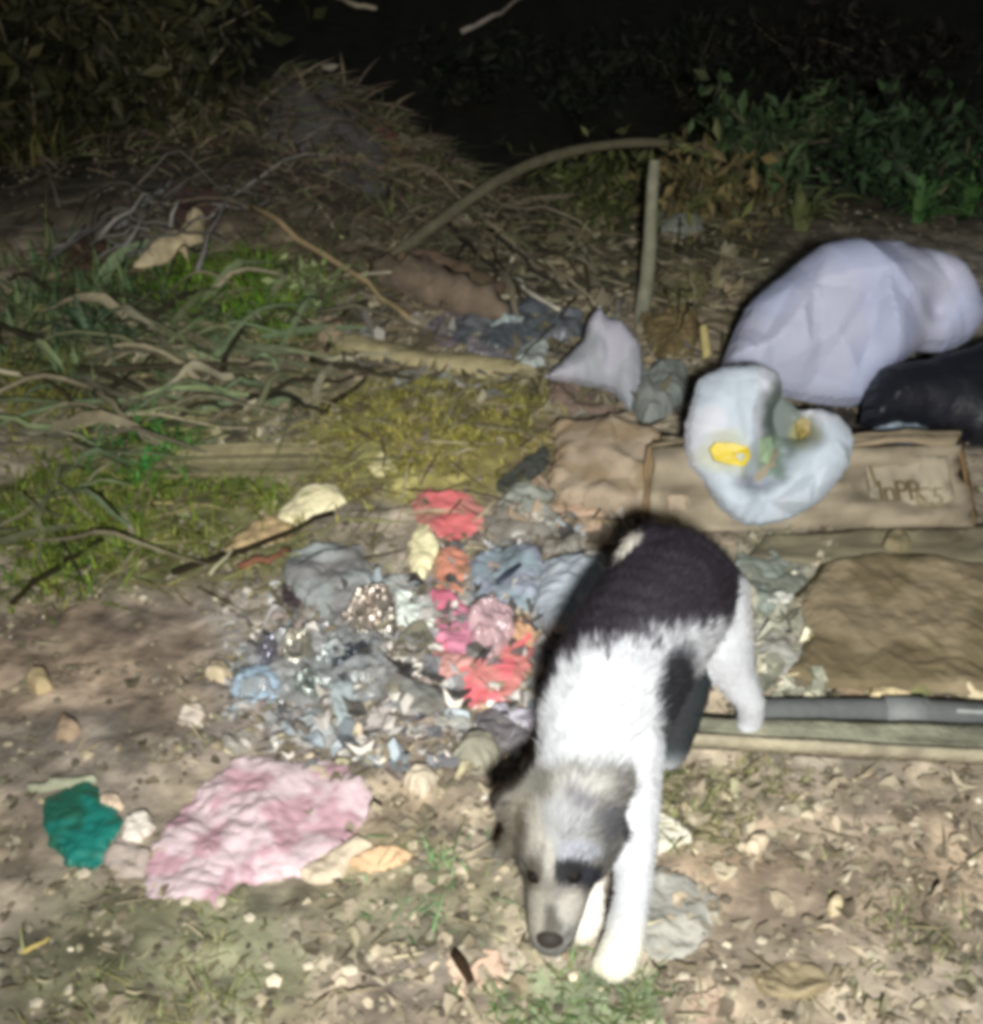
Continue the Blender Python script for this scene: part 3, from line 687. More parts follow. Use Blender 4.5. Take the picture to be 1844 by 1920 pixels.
# --- things right and bottom
item('grey_sheet', 'plastic sheet', 'pale grey ashy sheet on the ground right of the front paw', [(1195, 1640), (1240, 1625), (1300, 1650), (1350, 1680), (1340, 1740), (1290, 1790), (1230, 1800), (1190, 1760)], (146, 144, 136), 'cloth', 0.004, crumple=0.006, cfreq=24, second=(170, 166, 156))
item('white_corner', 'paper', 'white pointed paper corner right of the front leg', [(1228, 1525), (1255, 1535), (1300, 1575), (1265, 1590), (1235, 1600)], (208, 202, 186), 'paper', 0.012, crumple=0.006)
item('cream_stone', 'stone', 'flat cream stone lying above the grey pipe', [(1625, 1318), (1632, 1298), (1670, 1295), (1710, 1305), (1708, 1325), (1660, 1332)], (210, 190, 150), 'stone', 0.018, crumple=0.003)
item('cream_paper', 'paper', 'torn cream paper at the right edge above the pipe', [(1762, 1290), (1790, 1270), (1815, 1285), (1860, 1290), (1860, 1315), (1800, 1305)], (206, 190, 156), 'paper', 0.014, crumple=0.01)
item('olive_leaf', 'leaf', 'folded olive green leaf above the flat cream stone', [(1698, 1290), (1705, 1255), (1725, 1235), (1760, 1262), (1770, 1290), (1740, 1310), (1705, 1308)], (112, 110, 72), 'leaf', 0.012, crumple=0.008)
item('peach_paper', 'paper', 'pale peach paper at the bottom beside the dark stick', [(880, 1815), (905, 1785), (935, 1785), (950, 1815), (940, 1850), (900, 1858)], (196, 168, 146), 'paper', 0.008, crumple=0.006)
item('peach_paper', 'paper', 'narrow pale paper left of the dark stick at the bottom', [(838, 1800), (850, 1780), (868, 1795), (875, 1850), (888, 1880), (868, 1878), (850, 1840)], (206, 180, 156), 'paper', 0.006, crumple=0.006)
mb = MB(); mb.tube([G(852, 1800) + np.array([0, 0, 0.012]), G(866, 1820) + np.array([0, 0, 0.012]), G(884, 1850) + np.array([0, 0, 0.008])], [0.005, 0.006, 0.004], lin((40, 28, 16)), 7)
tag(mb.build('stick', M['wood']), 'short dark brown stick lying on the pale papers at the bottom', 'stick')
item('light_stone', 'stone', 'pale angular stone left of the puppy head', [(755, 1470), (775, 1445), (805, 1440), (822, 1462), (800, 1495), (778, 1490)], (196, 182, 160), 'stone', 0.014, crumple=0.012, cfreq=40, rag=0.8)
item('grey_stone', 'stone', 'rounded greenish grey stone just left of the puppy ear', [(850, 1425), (870, 1390), (920, 1385), (940, 1410), (925, 1440), (880, 1450)], (140, 136, 120), 'stone', 0.022, crumple=0.006, cfreq=35, rag=0.8)
item('white_chip', 'stone', 'white flat chip at left between the brown soil and the pink bag', [(332, 1355), (345, 1335), (378, 1328), (388, 1345), (365, 1365)], (186, 174, 160), 'stone', 0.012, crumple=0.0005)
item('cream_lump', 'stone', 'cream lump on the brown soil left of the squashed blue cup', [(385, 1275), (395, 1252), (425, 1250), (438, 1270), (420, 1285)], (186, 170, 142), 'stone', 0.018, crumple=0.004)
item('tan_stone', 'stone', 'tan triangular stone on the soil above the green piece', [(105, 1385), (110, 1350), (130, 1345), (155, 1370), (135, 1388)], (150, 130, 108), 'stone', 0.012, crumple=0.003)
item('pale_lump', 'stone', 'pale yellowish lump near the left edge on the brown soil', [(50, 1280), (62, 1258), (90, 1262), (100, 1290), (70, 1302)], (172, 154, 118), 'stone', 0.014, crumple=0.004)
item('pale_stone', 'stone', 'cream stone chip right of the sheet, below the plank', [(1395, 1600), (1402, 1580), (1435, 1565), (1445, 1585), (1420, 1612)], (206, 188, 162), 'stone', 0.016, crumple=0.004)
item('pale_stone', 'stone', 'round pale stone casting a shadow in the brown hollow at lower right', [(1548, 1705), (1560, 1690), (1578, 1695), (1580, 1712), (1560, 1722)], (200, 184, 150), 'stone', 0.018, crumple=0.002)
item('leaf_scrap', 'leaf', 'big dry beige leaf at the bottom right corner area', [(1410, 1830), (1460, 1800), (1530, 1815), (1560, 1850), (1500, 1880), (1430, 1870)], (150, 136, 108), 'paper', 0.008, crumple=0.008, curl=0.01)
item('leaf_scrap', 'leaf', 'pale pink brown leaf at the bottom right of the front paw', [(1290, 1905), (1300, 1875), (1340, 1865), (1350, 1895), (1330, 1925)], (170, 148, 130), 'paper', 0.008, crumple=0.006, curl=0.01)
item('round_lid', 'lid', 'small round dusty lid below the printed carton', [(1655, 1030), (1660, 1008), (1680, 1000), (1702, 1008), (1708, 1030), (1684, 1040)], (122, 112, 86), 'stone', 0.016, crumple=0.002, lift=0.012)
item('rotten_board', 'board', 'brownish rotten board end above the beige slat at the left', [(595, 640), (600, 610), (640, 600), (650, 625), (620, 650)], (138, 122, 100), 'wood', 0.02, crumple=0.008)
item('shadow_leaf', 'leaf', 'dry grey leaf litter piece behind the upright pole base', [(1230, 520), (1260, 500), (1310, 510), (1300, 550), (1250, 560)], (116, 108, 84), 'leaf', 0.02, crumple=0.014)
item('grey_rag', 'rag', 'pale grey wet rag behind the upright pole', [(1232, 400), (1270, 390), (1330, 398), (1325, 435), (1280, 450), (1235, 440)], (132, 134, 122), 'plastic', 0.03, crumple=0.02, cfreq=20)
item('tin_scrap', 'scrap', 'dull olive crumpled can right of the upright pole', [(1240, 545), (1265, 510), (1310, 515), (1330, 545), (1310, 575), (1260, 578)], (110, 106, 74), 'glossy', 0.04, crumple=0.012)
item('tan_strip', 'scrap', 'upright tan strip just left of the white carrier bag', [(1312, 612), (1326, 610), (1334, 665), (1318, 672)], (166, 152, 104), 'card', 0.006, crumple=0.002, tilt=0.9, base=(1324, 690))
item('brown_box_scrap', 'scrap', 'brown cardboard scrap right of the upright pole base', [(1200, 600), (1280, 585), (1310, 600), (1305, 650), (1250, 680), (1215, 640)], (112, 98, 68), 'card', 0.02, crumple=0.02)

# --- pole, cane, twigs, log
mb = MB(); p0 = G(1203, 592); p1 = PY(1232, 300, p0[1] + 0.08)
mb.tube([p0 + (p1 - p0) * t + np.array([0.004 * math.sin(5 * t), 0, 0]) for t in np.linspace(-0.05, 1, 9)], np.linspace(0.0165, 0.0115, 9), lin((104, 104, 88)), 9, 0.05)
tag(mb.build('pole', M['wood']), 'straight upright wooden pole stuck in the ground near the white bag', 'pole')
mb = MB()
pts = [PZ(700, 505, 0.015), PZ(745, 476, 0.05), PZ(830, 410, 0.10), PZ(920, 345, 0.145), PZ(1000, 305, 0.165), PZ(1080, 280, 0.17), PZ(1200, 265, 0.165), PZ(1280, 272, 0.14), PZ(1345, 298, 0.09)]
pts = np.array(pts); t_ = np.linspace(0, len(pts) - 1, 34)
pts = np.stack([np.interp(t_, range(len(pts)), pts[:, k]) for k in range(3)], 1)
for _ in range(2): pts[1:-1] = 0.25 * pts[:-2] + 0.5 * pts[1:-1] + 0.25 * pts[2:]
mb.tube(pts, np.linspace(0.015, 0.010, len(pts)), lin((82, 78, 62)), 9, 0.05)
tag(mb.build('cane', M['wood']), 'long bent brown cane arching over the rubbish from the log', 'branch')
def twig(label, pz, r0, r1, col=(120, 106, 78), wig=0.004, parent=None, name='twig', group=None, n=9):
    P = np.array([PZ(*p) for p in pz]); t_ = np.linspace(0, len(P) - 1, n)
    P = np.stack([np.interp(t_, range(len(P)), P[:, k]) for k in range(3)], 1) + RNG.normal(size=(n, 3)) * wig
    mb = MB(); mb.tube(P, np.linspace(r0, r1, n), lin(col), 6, 0.06)
    o = mb.build(name, M['wood'], parent)
    if parent is None: tag(o, label, 'twig', group)
    return o
twig('long thin twig slanting down from the brush bundle to the beige slat', [(775, 602, 0.015), (700, 540, 0.04), (600, 470, 0.075), (470, 388, 0.11)], 0.005, 0.008, (134, 118, 88))
twig('dark thin twig crossing above the rotten log', [(560, 375, 0.07), (640, 380, 0.07), (740, 408, 0.05)], 0.006, 0.004, (44, 38, 28))
twig('short pale split stick above the pointed plastic sheet', [(955, 515, 0.03), (1000, 550, 0.03), (1050, 580, 0.03)], 0.006, 0.004, (170, 164, 150))
twig('thin pale stick leaning onto the pointed plastic sheet', [(1015, 485, 0.05), (1060, 515, 0.06), (1125, 580, 0.07)], 0.0035, 0.0025, (150, 140, 116))
twig('thin dark stick lying left of the pale split stick', [(840, 420, 0.04), (900, 480, 0.04), (980, 560, 0.03)], 0.006, 0.004, (40, 36, 30))
twig('dark stick between the cane and the pale split stick', [(920, 430, 0.05), (980, 480, 0.05), (1060, 550, 0.03)], 0.005, 0.004, (46, 44, 36))
twig('pale blade of straw standing before the pole', [(1060, 480, 0.02), (1080, 450, 0.04), (1105, 420, 0.06)], 0.003, 0.002, (120, 116, 86))
twig('pale twig hanging in the dark at the top, right one', [(865, 62, 0.05), (920, 32, 0.09), (985, -6, 0.12)], 0.012, 0.006, (150, 140, 130))
twig('short pale twig in the dark at the top, left one', [(630, -6, 0.05), (665, 10, 0.05), (705, 16, 0.04)], 0.012, 0.01, (170, 160, 140))
twig('curved dark root above the smooth brown mud at right', [(1490, 1120, 0.004), (1525, 1090, 0.006), (1545, 1060, 0.008), (1600, 1046, 0.008), (1690, 1042, 0.006), (1760, 1040, 0.004)], 0.004, 0.003, (50, 44, 26), 0.002)
twig('dark stick along the lower edge of the left grass', [(320, 1075, 0.01), (400, 1050, 0.012), (460, 1030, 0.014), (560, 985, 0.012), (620, 960, 0.01)], 0.0045, 0.004, (34, 28, 16), 0.002)
twig('dark stick at far left below the grass', [(20, 1130, 0.01), (110, 1060, 0.016), (190, 1010, 0.01)], 0.005, 0.004, (34, 30, 14), 0.002)
twig('dark bent stick at the left edge of the moss', [(585, 805, 0.01), (620, 760, 0.014), (690, 708, 0.012)], 0.005, 0.004, (36, 32, 20), 0.002)
twig('pale thin twig above the cloudy grey bag', [(392, 1075, 0.012), (425, 1045, 0.02), (440, 1030, 0.02)], 0.003, 0.002, (150, 146, 120), 0.001)
twig('rusty brown stick beside the cloudy grey bag', [(450, 1062, 0.008), (500, 1048, 0.012), (545, 1030, 0.01)], 0.006, 0.004, (110, 74, 56), 0.002)
twig('thin straw on the soil at the lower left', [(40, 1785, 0.004), (70, 1772, 0.01), (92, 1760, 0.008)], 0.003, 0.002, (176, 156, 96), 0.001)
twig('straight thin reed along the left slope', [(180, 850, 0.01), (300, 770, 0.02), (380, 715, 0.02)], 0.004, 0.003, (60, 56, 36), 0.002)
lg = empty('rotten_log', G(850, 570)); tag(lg, 'short rotten brown log behind the beige slat', 'log')
mb = MB(); P = np.array([PZ(705, 500, 0.03), PZ(780, 525, 0.035), PZ(870, 555, 0.035), PZ(950, 590, 0.03)])
P = np.stack([np.interp(np.linspace(0, 3, 14), range(4), P[:, k]) for k in range(3)], 1)
mb.tube(P, np.interp(np.linspace(0, 1, 14), [0, 0.2, 0.7, 1], [0.02, 0.04, 0.046, 0.018]), lin((104, 92, 78)), 12, 0.2); mb.build('log_wood', M['wood'], lg)
bk = Piece([(740, 480), (800, 470), (880, 500), (950, 540), (930, 560), (850, 545), (770, 520)], 0.02, crumple=0.012, tilt=0.5, base=(850, 580)); bk.mesh((84, 70, 56)).build('bark', M['wood'], lg)

# --- brush bundle at the back left, reeds
br_ = empty('brush_bundle', G(300, 420)); tag(br_, 'bundle of thin grey twigs heaped at the back left', 'brush')
for k in range(46):
    ang = RNG.normal(0.45, 0.5); cx_, cy_ = RNG.uniform(120, 470), 0
    cy_ = 455 - (cx_ - 100) * 0.30 + RNG.normal() * 35
    L = RNG.uniform(60, 190); z0 = RNG.uniform(0.02, 0.10)
    twig(None, [(cx_ - L / 2 * math.cos(ang), cy_ + L / 2 * math.sin(ang), max(0.01, z0 - 0.03)), (cx_, cy_, z0 + 0.02), (cx_ + L / 2 * math.cos(ang), cy_ - L / 2 * math.sin(ang), z0 + RNG.uniform(0, 0.05))],
         RNG.uniform(0.003, 0.007), 0.002, RNG.uniform(0.6, 1.1) * np.array([116, 113, 107]), 0.006, br_, 'twig', n=6)
twig(None, [(20, 425, 0.03), (110, 390, 0.05), (240, 350, 0.08), (330, 300, 0.11)], 0.006, 0.003, (110, 104, 92), 0.004, br_)
twig(None, [(180, 475, 0.02), (250, 400, 0.08), (320, 340, 0.12)], 0.008, 0.006, (92, 92, 92), 0.003, br_)
item('rusty_rag', 'rag', 'rust brown rag lying at the foot of the twig bundle', [(80, 490), (140, 460), (200, 465), (240, 480), (180, 505), (110, 510)], (74, 56, 46), 'cloth', 0.02, crumple=0.012)
item('rusty_rag', 'rag', 'dark red rag tucked under the twig bundle near the husk', [(300, 392), (340, 370), (420, 378), (400, 402), (330, 408)], (72, 54, 50), 'cloth', 0.025, crumple=0.012)
rd = empty('reed_bundle', G(320, 680)); tag(rd, 'flattened bundle of grey green reeds on the left slope', 'reeds')
for k in range(30):
    cx_, cy_ = RNG.uniform(90, 560), RNG.uniform(570, 760); L = RNG.uniform(110, 260); sl = RNG.normal(0.28, 0.22)
    c_ = np.array([106, 112, 84]) if RNG.random() < 0.6 else np.array([126, 118, 94])
    A, Bm, Cc = G(cx_ - L / 2, cy_ - L / 2 * sl, 0.012), G(cx_, cy_, RNG.uniform(0.015, 0.05)), G(cx_ + L / 2, cy_ + L / 2 * sl, 0.012)
    path = [A * (1 - t) ** 2 + 2 * t * (1 - t) * Bm + Cc * t * t for t in np.linspace(0, 1, 7)]
    d_ = (Cc - A); sd_ = np.array([-d_[1], d_[0], RNG.normal() * 0.3 * np.linalg.norm(d_)]); sd_ /= np.linalg.norm(sd_)
    mb = MB(); mb.blade(path, RNG.uniform(0.006, 0.013), lin(c_ * RNG.uniform(0.75, 1.1)), sd_); mb.build('reed_leaf', M['litter'], rd)
fr = empty('dry_frond', G(450, 870)); tag(fr, 'dry brown frond with parallel strips left of the moss', 'frond')
for k in range(9):
    y_ = 838 + k * 6.5; x0 = 300 + RNG.uniform(-30, 60)
    A, Bm, Cc = G(x0, y_ + 4, 0.012), G(470, y_ + RNG.normal() * 3, 0.022 + 0.004 * RNG.normal()), G(612 + RNG.normal() * 8, y_ - 4, 0.012)
    path = [A * (1 - t) ** 2 + 2 * t * (1 - t) * Bm + Cc * t * t for t in np.linspace(0, 1, 6)]
    mb = MB(); mb.blade(path, 0.0055, lin(np.array([122, 114, 86]) * RNG.uniform(0.75, 1.15)), np.array([0, 0.95, 0.3])); mb.build('leaf_strip', M['litter'], fr)

# --- straw heap at the back
hp = empty('straw_heap', (-0.42, 2.95, 0)); tag(hp, 'heap of dry straw and dirt rising at the back left', 'heap')
mbs = MB()
for k in range(3600):
    x, y = -0.42 + RNG.normal() * 0.30, 2.90 + RNG.normal() * 0.24
    z = float(H(x, y)); a_ = RNG.uniform(0, math.pi * 2); L = RNG.uniform(0.03, 0.12)
    d_ = np.array([math.cos(a_), math.sin(a_), RNG.normal() * 0.22]); A = np.array([x, y, z + RNG.uniform(0.0, 0.05)])
    sd_ = np.array([-d_[1], d_[0], 0.3])
    c_ = [(104, 94, 74), (90, 76, 62), (88, 94, 62), (116, 106, 90)][RNG.integers(4)]
    mbs.blade([A, A + d_ * L * 0.5 + np.array([0, 0, 0.006]), A + d_ * L], RNG.uniform(0.0015, 0.006), lin(np.array(c_) * RNG.uniform(0.5, 1.1)), sd_)
tag(mbs.build('straw', M['litter'], hp), kind='stuff')
item('grey_cloth', 'cloth', 'dark grey dusty cloth draped over the top of the straw heap', [(490, 215), (530, 180), (590, 145), (620, 132), (680, 152), (730, 185), (740, 230), (690, 250), (600, 232), (540, 230)], (78, 76, 74), 'cloth', 0.006, crumple=0.045, cfreq=14, lift=0.008, rag=0.9)
item('red_branch', 'bark', 'red brown bark strip on the right flank of the straw heap', [(700, 270), (740, 262), (780, 275), (775, 290), (720, 288)], (92, 62, 54), 'wood', 0.025, crumple=0.008)

# ================================================================== PLANTS
def poly_sample(poly, n):
    P = np.array([G(*q)[:2] for q in poly]); out = np.zeros((0, 2))
    lo_, hi_ = P.min(0), P.max(0)
    while len(out) < n:
        q = RNG.uniform(lo_, hi_, (n * 2, 2)); q = q[inside(q, P)]
        out = np.concatenate([out, q])
    return out[:n]

def grass(label_kind, poly, n, hmin, hmax, wid, cols, lean=0.6):
    n = int(n * 1.15); q = poly_sample(poly, n) + RNG.normal(size=(n, 2)) * np.array([0.04, 0.03]); z = H(q[:, 0], q[:, 1])
    clump = fbm(q[:, 0] * 12, q[:, 1] * 12, 3.3, 2)
    keep = clump + RNG.normal(size=n) * 0.3 > -0.12
    q, z, clump = q[keep], z[keep], clump[keep]
    n = len(q); a = RNG.uniform(0, 2 * math.pi, n); hh = RNG.uniform(hmin, hmax, n) * (0.7 + 0.6 * np.clip(clump, 0, 1))
    le = np.abs(RNG.normal(size=n)) * lean * 2.0 * hh; hh = hh * RNG.uniform(0.45, 1.0, n)
    dx, dy = np.cos(a), np.sin(a)
    w_ = wid * RNG.uniform(0.6, 1.3, n)
    b0 = np.stack([q[:, 0], q[:, 1], z - 0.003], 1); side = np.stack([-dy, dx, 0 * dx], 1) * w_[:, None]
    m1 = b0 + np.stack([dx * le * 0.3, dy * le * 0.3, hh * 0.6], 1); tp = b0 + np.stack([dx * le, dy * le, hh], 1)
    Vv = np.stack([b0 - side, b0 + side, m1 - side * 0.75, m1 + side * 0.75, tp], 1).reshape(-1, 3)
    cols = list(cols) + [tuple(0.5 * np.array(cols[0]) + 0.5 * np.array((118, 104, 70)))]
    cc = lin(np.array(cols)[RNG.integers(len(cols), size=n)] * RNG.uniform(0.75, 1.15, (n, 1)))
    Cv = np.repeat(cc, 5, 0)
    i = np.arange(n) * 5
    F = [t for k in i for t in ((k, k + 1, k + 3, k + 2), (k + 2, k + 3, k + 4))]
    mb = MB(); mb.add(Vv, F, Cv); o = mb.build(label_kind, M['leaf']); o['kind'] = 'stuff'
    return o
GR = [(92, 120, 44), (110, 132, 60), (74, 104, 40)]
YG = [(122, 124, 54), (134, 132, 70), (104, 112, 46)]
DG = [(66, 92, 56), (82, 104, 70), (96, 112, 78)]
OL = [(122, 124, 86), (104, 112, 70), (140, 134, 100)]
grass('grass', [(270, 500), (440, 475), (580, 560), (570, 640), (430, 610), (300, 590)], 1500, 0.03, 0.075, 0.0028, [(84, 122, 34), (112, 140, 52), (70, 104, 30)])
grass('grass', [(10, 500), (250, 480), (290, 560), (460, 640), (200, 730), (10, 720)], 1300, 0.04, 0.10, 0.0036, DG)
grass('grass', [(10, 640), (130, 650), (160, 800), (10, 830)], 700, 0.02, 0.06, 0.0025, YG)
grass('grass', [(10, 910), (170, 900), (250, 820), (320, 825), (330, 900), (545, 930), (430, 1000), (200, 1050), (60, 1140), (10, 1120)], 3200, 0.018, 0.055, 0.0022, [(100, 118, 40), (122, 130, 58), (80, 104, 38)])
grass('grass', [(215, 860), (260, 800), (310, 830), (300, 900), (250, 920)], 420, 0.03, 0.07, 0.0026, [(58, 118, 52), (74, 128, 62)])
grass('moss', [(598, 850), (640, 750), (740, 715), (1010, 735), (1030, 800), (900, 860), (780, 900), (650, 945), (600, 910)], 6500, 0.008, 0.028, 0.0022, [(146, 140, 66), (132, 127, 60), (152, 146, 88)])
grass('grass', [(150, 1700), (330, 1710), (450, 1750), (560, 1940), (80, 1940)], 900, 0.008, 0.024, 0.0016, OL)
grass('grass', [(770, 1640), (900, 1615), (910, 1715), (780, 1725)], 380, 0.008, 0.026, 0.0018, [(96, 128, 84), (120, 142, 104)])
grass('grass', [(960, 1860), (1240, 1830), (1310, 1940), (930, 1940)], 900, 0.008, 0.024, 0.0016, [(92, 116, 70), (112, 130, 92)])
grass('grass', [(1240, 1435), (1450, 1430), (1430, 1570), (1250, 1545)], 600, 0.008, 0.025, 0.0018, OL)
grass('grass', [(1380, 1010), (1470, 1000), (1460, 1120), (1390, 1110)], 350, 0.006, 0.02, 0.002, [(120, 136, 110), (134, 142, 120)])
grass('grass', [(1600, 1700), (1760, 1690), (1760, 1850), (1620, 1850)], 400, 0.006, 0.022, 0.0016, OL)
grass('grass', [(1040, 330), (1200, 300), (1205, 450), (1060, 470)], 900, 0.04, 0.11, 0.004, [(74, 84, 40), (60, 72, 34)])
grass('grass', [(640, 300), (830, 290), (830, 420), (660, 420)], 1100, 0.03, 0.09, 0.003, [(96, 100, 56), (84, 96, 50), (120, 112, 80)])
grass('grass', [(1260, 300), (1420, 280), (1420, 480), (1270, 470)], 1100, 0.02, 0.07, 0.0035, [(100, 96, 62), (84, 86, 48), (112, 96, 70)])
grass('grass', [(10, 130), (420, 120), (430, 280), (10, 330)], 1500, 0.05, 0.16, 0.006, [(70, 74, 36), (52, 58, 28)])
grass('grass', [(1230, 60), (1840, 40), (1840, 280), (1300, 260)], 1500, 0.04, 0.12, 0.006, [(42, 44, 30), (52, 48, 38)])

def weed(label, px, py, n, hgt, spread, cols, wid):
    o0 = G(px, py); e = empty('weed_plant', o0); tag(e, label, 'weed', 'leafy weeds at the back')
    for k in range(int(n * 1.5)):
        a_ = RNG.uniform(0, 2 * math.pi); hh = hgt * RNG.uniform(0.3, 1.1); sp = spread * RNG.uniform(0.3, 1.0)
        d_ = np.array([math.cos(a_), math.sin(a_) * 0.8, 0]); s0 = o0 + d_ * 0.02 * RNG.random() - np.array([0, 0, 0.004])
        path = [s0 + d_ * sp * t ** 1.6 + np.array([0, 0, hh * (t - 0.62 * t ** 2.2)]) for t in np.linspace(0, 1, 6)]
        sd_ = np.array([-d_[1], d_[0], 0.1])
        mb = MB(); mb.blade(path, wid * RNG.uniform(0.45, 0.95), lin(np.array(cols[k % len(cols)]) * RNG.uniform(0.8, 1.1)), sd_); mb.build('leaf', M['leaf'], e)
weed('tall leafy weed behind the right end of the bent cane', 1450, 385, 18, 0.34, 0.16, DG, 0.017)
weed('weed with broad pale leaves between cane and white bag', 1500, 430, 12, 0.24, 0.14, [(112, 116, 78), (92, 100, 62)], 0.018)
weed('dark green weed at the right edge behind the white bag', 1720, 415, 18, 0.26, 0.18, [(62, 98, 50), (84, 112, 66)], 0.014)
weed('green weed at the far right edge, its top catching light', 1810, 400, 16, 0.28, 0.15, [(62, 98, 50), (74, 104, 56)], 0.014)
weed('small bluish green weed at the left among the reeds', 170, 640, 14, 0.17, 0.12, [(86, 104, 80), (70, 92, 66)], 0.012)
weed('bright green sprout on the left grass', 270, 880, 12, 0.08, 0.06, [(60, 124, 58), (84, 134, 70)], 0.006)

def shrub(label, px, py, hgt, rad, nleaf, cols, size, nstem=7, flat=1.0):
    """a low bush: bent stems and a loose, uneven cloud of folded leaves round them"""
    o0 = G(px, py); e = empty('shrub', o0); tag(e, label, 'shrub', 'dark bushes behind the rubbish')
    tips = []
    for k in range(nstem):
        a_ = RNG.uniform(0, 6.28); d_ = np.array([math.cos(a_), math.sin(a_) * 0.7, 0]); hh = hgt * RNG.uniform(0.6, 1.05)
        path = [o0 + d_ * rad * RNG.uniform(0.7, 1.0) * t ** 1.4 + np.array([0, 0, hh * t * (1.25 - 0.25 * t) - 0.01]) + RNG.normal(size=3) * 0.008 for t in np.linspace(0, 1, 7)]
        tips += path[2:]
        mb = MB(); mb.tube(path, np.linspace(0.006, 0.002, 7), lin(np.array([96, 88, 70]) * RNG.uniform(0.6, 1.1)), 5); mb.build('stem', M['wood'], e)
    T = np.array(tips); ctr = T[RNG.integers(len(T), size=nleaf)] + RNG.normal(size=(nleaf, 3)) * np.array([0.055, 0.05, 0.04]) * flat
    ctr[:, 2] = np.maximum(ctr[:, 2], H(ctr[:, 0], ctr[:, 1]) + 0.01)
    u = RNG.normal(size=(nleaf, 3)); u /= np.linalg.norm(u, axis=1)[:, None]; v = np.cross(u, RNG.normal(size=(nleaf, 3))); v /= np.linalg.norm(v, axis=1)[:, None]
    nrm = np.cross(u, v); sz = size * RNG.uniform(0.5, 1.3, (nleaf, 1))
    vv = np.stack([ctr - u * sz, ctr + v * sz * 0.42 + nrm * sz * 0.15, ctr + u * sz, ctr - v * sz * 0.42 + nrm * sz * 0.15], 1).reshape(-1, 3)
    cc = np.repeat(lin(np.array(cols)[RNG.integers(len(cols), size=nleaf)] * RNG.uniform(0.6, 1.15, (nleaf, 1))), 4, 0)
    mb = MB(); mb.add(vv, [f for k in range(nleaf) for f in ((4 * k, 4 * k + 1, 4 * k + 2), (4 * k, 4 * k + 2, 4 * k + 3))], cc)
    tag(mb.build('foliage', M['leaf'], e, smooth_=False), kind='stuff')
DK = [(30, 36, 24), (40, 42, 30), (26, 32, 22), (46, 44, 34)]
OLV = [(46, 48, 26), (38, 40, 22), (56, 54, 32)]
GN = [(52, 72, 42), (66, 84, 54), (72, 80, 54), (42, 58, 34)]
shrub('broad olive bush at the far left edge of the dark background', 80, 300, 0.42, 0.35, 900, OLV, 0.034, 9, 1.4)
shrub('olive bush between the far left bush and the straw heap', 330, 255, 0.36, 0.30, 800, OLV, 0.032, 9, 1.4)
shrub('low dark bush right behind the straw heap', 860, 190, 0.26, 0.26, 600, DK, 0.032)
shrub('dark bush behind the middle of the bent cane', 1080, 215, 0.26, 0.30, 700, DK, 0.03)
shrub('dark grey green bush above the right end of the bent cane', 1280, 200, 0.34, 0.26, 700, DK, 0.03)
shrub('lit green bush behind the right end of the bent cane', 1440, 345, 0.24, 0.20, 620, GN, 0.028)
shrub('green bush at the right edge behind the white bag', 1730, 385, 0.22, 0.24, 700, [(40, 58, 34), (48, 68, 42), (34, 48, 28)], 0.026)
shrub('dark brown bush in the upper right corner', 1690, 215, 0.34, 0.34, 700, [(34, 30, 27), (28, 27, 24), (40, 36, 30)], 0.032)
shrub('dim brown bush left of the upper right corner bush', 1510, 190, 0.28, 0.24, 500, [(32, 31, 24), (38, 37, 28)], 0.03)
shrub('small leafy tuft in front of the bent cane near the pole', 1100, 400, 0.12, 0.13, 380, [(72, 80, 40), (60, 66, 36), (88, 90, 54)], 0.022)
shrub('dry brown tuft right of the upright pole', 1330, 420, 0.14, 0.14, 420, [(104, 92, 60), (92, 84, 56), (84, 88, 52)], 0.024)
shrub('pale green leafy sprout where the long twig meets the bright grass', 600, 560, 0.08, 0.07, 160, [(130, 142, 96), (104, 120, 70)], 0.014, 4, 0.6)

def tangle(name, label, boxpx, n, cols, r0, r1, l0, l1, bend=0.28, up=0.05, slope=0.3):
    """crossing dead stems, each a bent tapering tube lying on or over the others"""
    x0, y0, x1, y1 = boxpx; e = empty(name, G((x0 + x1) / 2, (y0 + y1) / 2)); tag(e, label, 'stems')
    for k in range(n):
        p = G(RNG.uniform(x0, x1), RNG.uniform(y0, y1)); a_ = RNG.normal(slope, 0.7) + (math.pi if RNG.random() < 0.5 else 0)
        L = RNG.uniform(l0, l1); bd = RNG.normal() * bend; uu = up * RNG.uniform(0.1, 1.0) ** 1.5; ph = RNG.uniform(0.6, 1.4); z0 = RNG.uniform(0.004, 0.03); pts_ = []
        for t in np.linspace(0, 1, 9):
            aa = a_ + bd * (t - 0.5) * 2
            pts_.append((p[:2] if not pts_ else pts_[-1][:2] + np.array([math.cos(aa), math.sin(aa)]) * L / 8).copy())
        P = np.array([[q_[0], q_[1], float(HF(q_[0], q_[1])) + z0 + uu * math.sin(math.pi * (i / 8) ** ph) ** 2] for i, q_ in enumerate(pts_)]) + RNG.normal(size=(9, 3)) * 0.002
        mb = MB(); cl = lin(np.array(cols[RNG.integers(len(cols))]) * RNG.uniform(0.7, 1.1))
        if k % 5 < 3 and cl.max() > 0.075: mb.blade(P, RNG.uniform(r0, r1) * 1.5, cl, np.array([-math.sin(a_), math.cos(a_), RNG.normal() * 0.4]))
        else: mb.tube(P, np.linspace(RNG.uniform(r0, r1) * 0.75, r0 * 0.5, 9), cl, 6, 0.12)
        mb.build('stem', M['litter'], e)
TAN = [(130, 121, 98), (112, 106, 86), (100, 103, 74), (46, 42, 30), (108, 118, 84), (134, 128, 106), (96, 108, 80)]
tangle('stem_tangle', 'tangle of dead tan and dark stems over the left slope', (50, 560, 620, 820), 100, TAN, 0.004, 0.011, 0.10, 0.34)
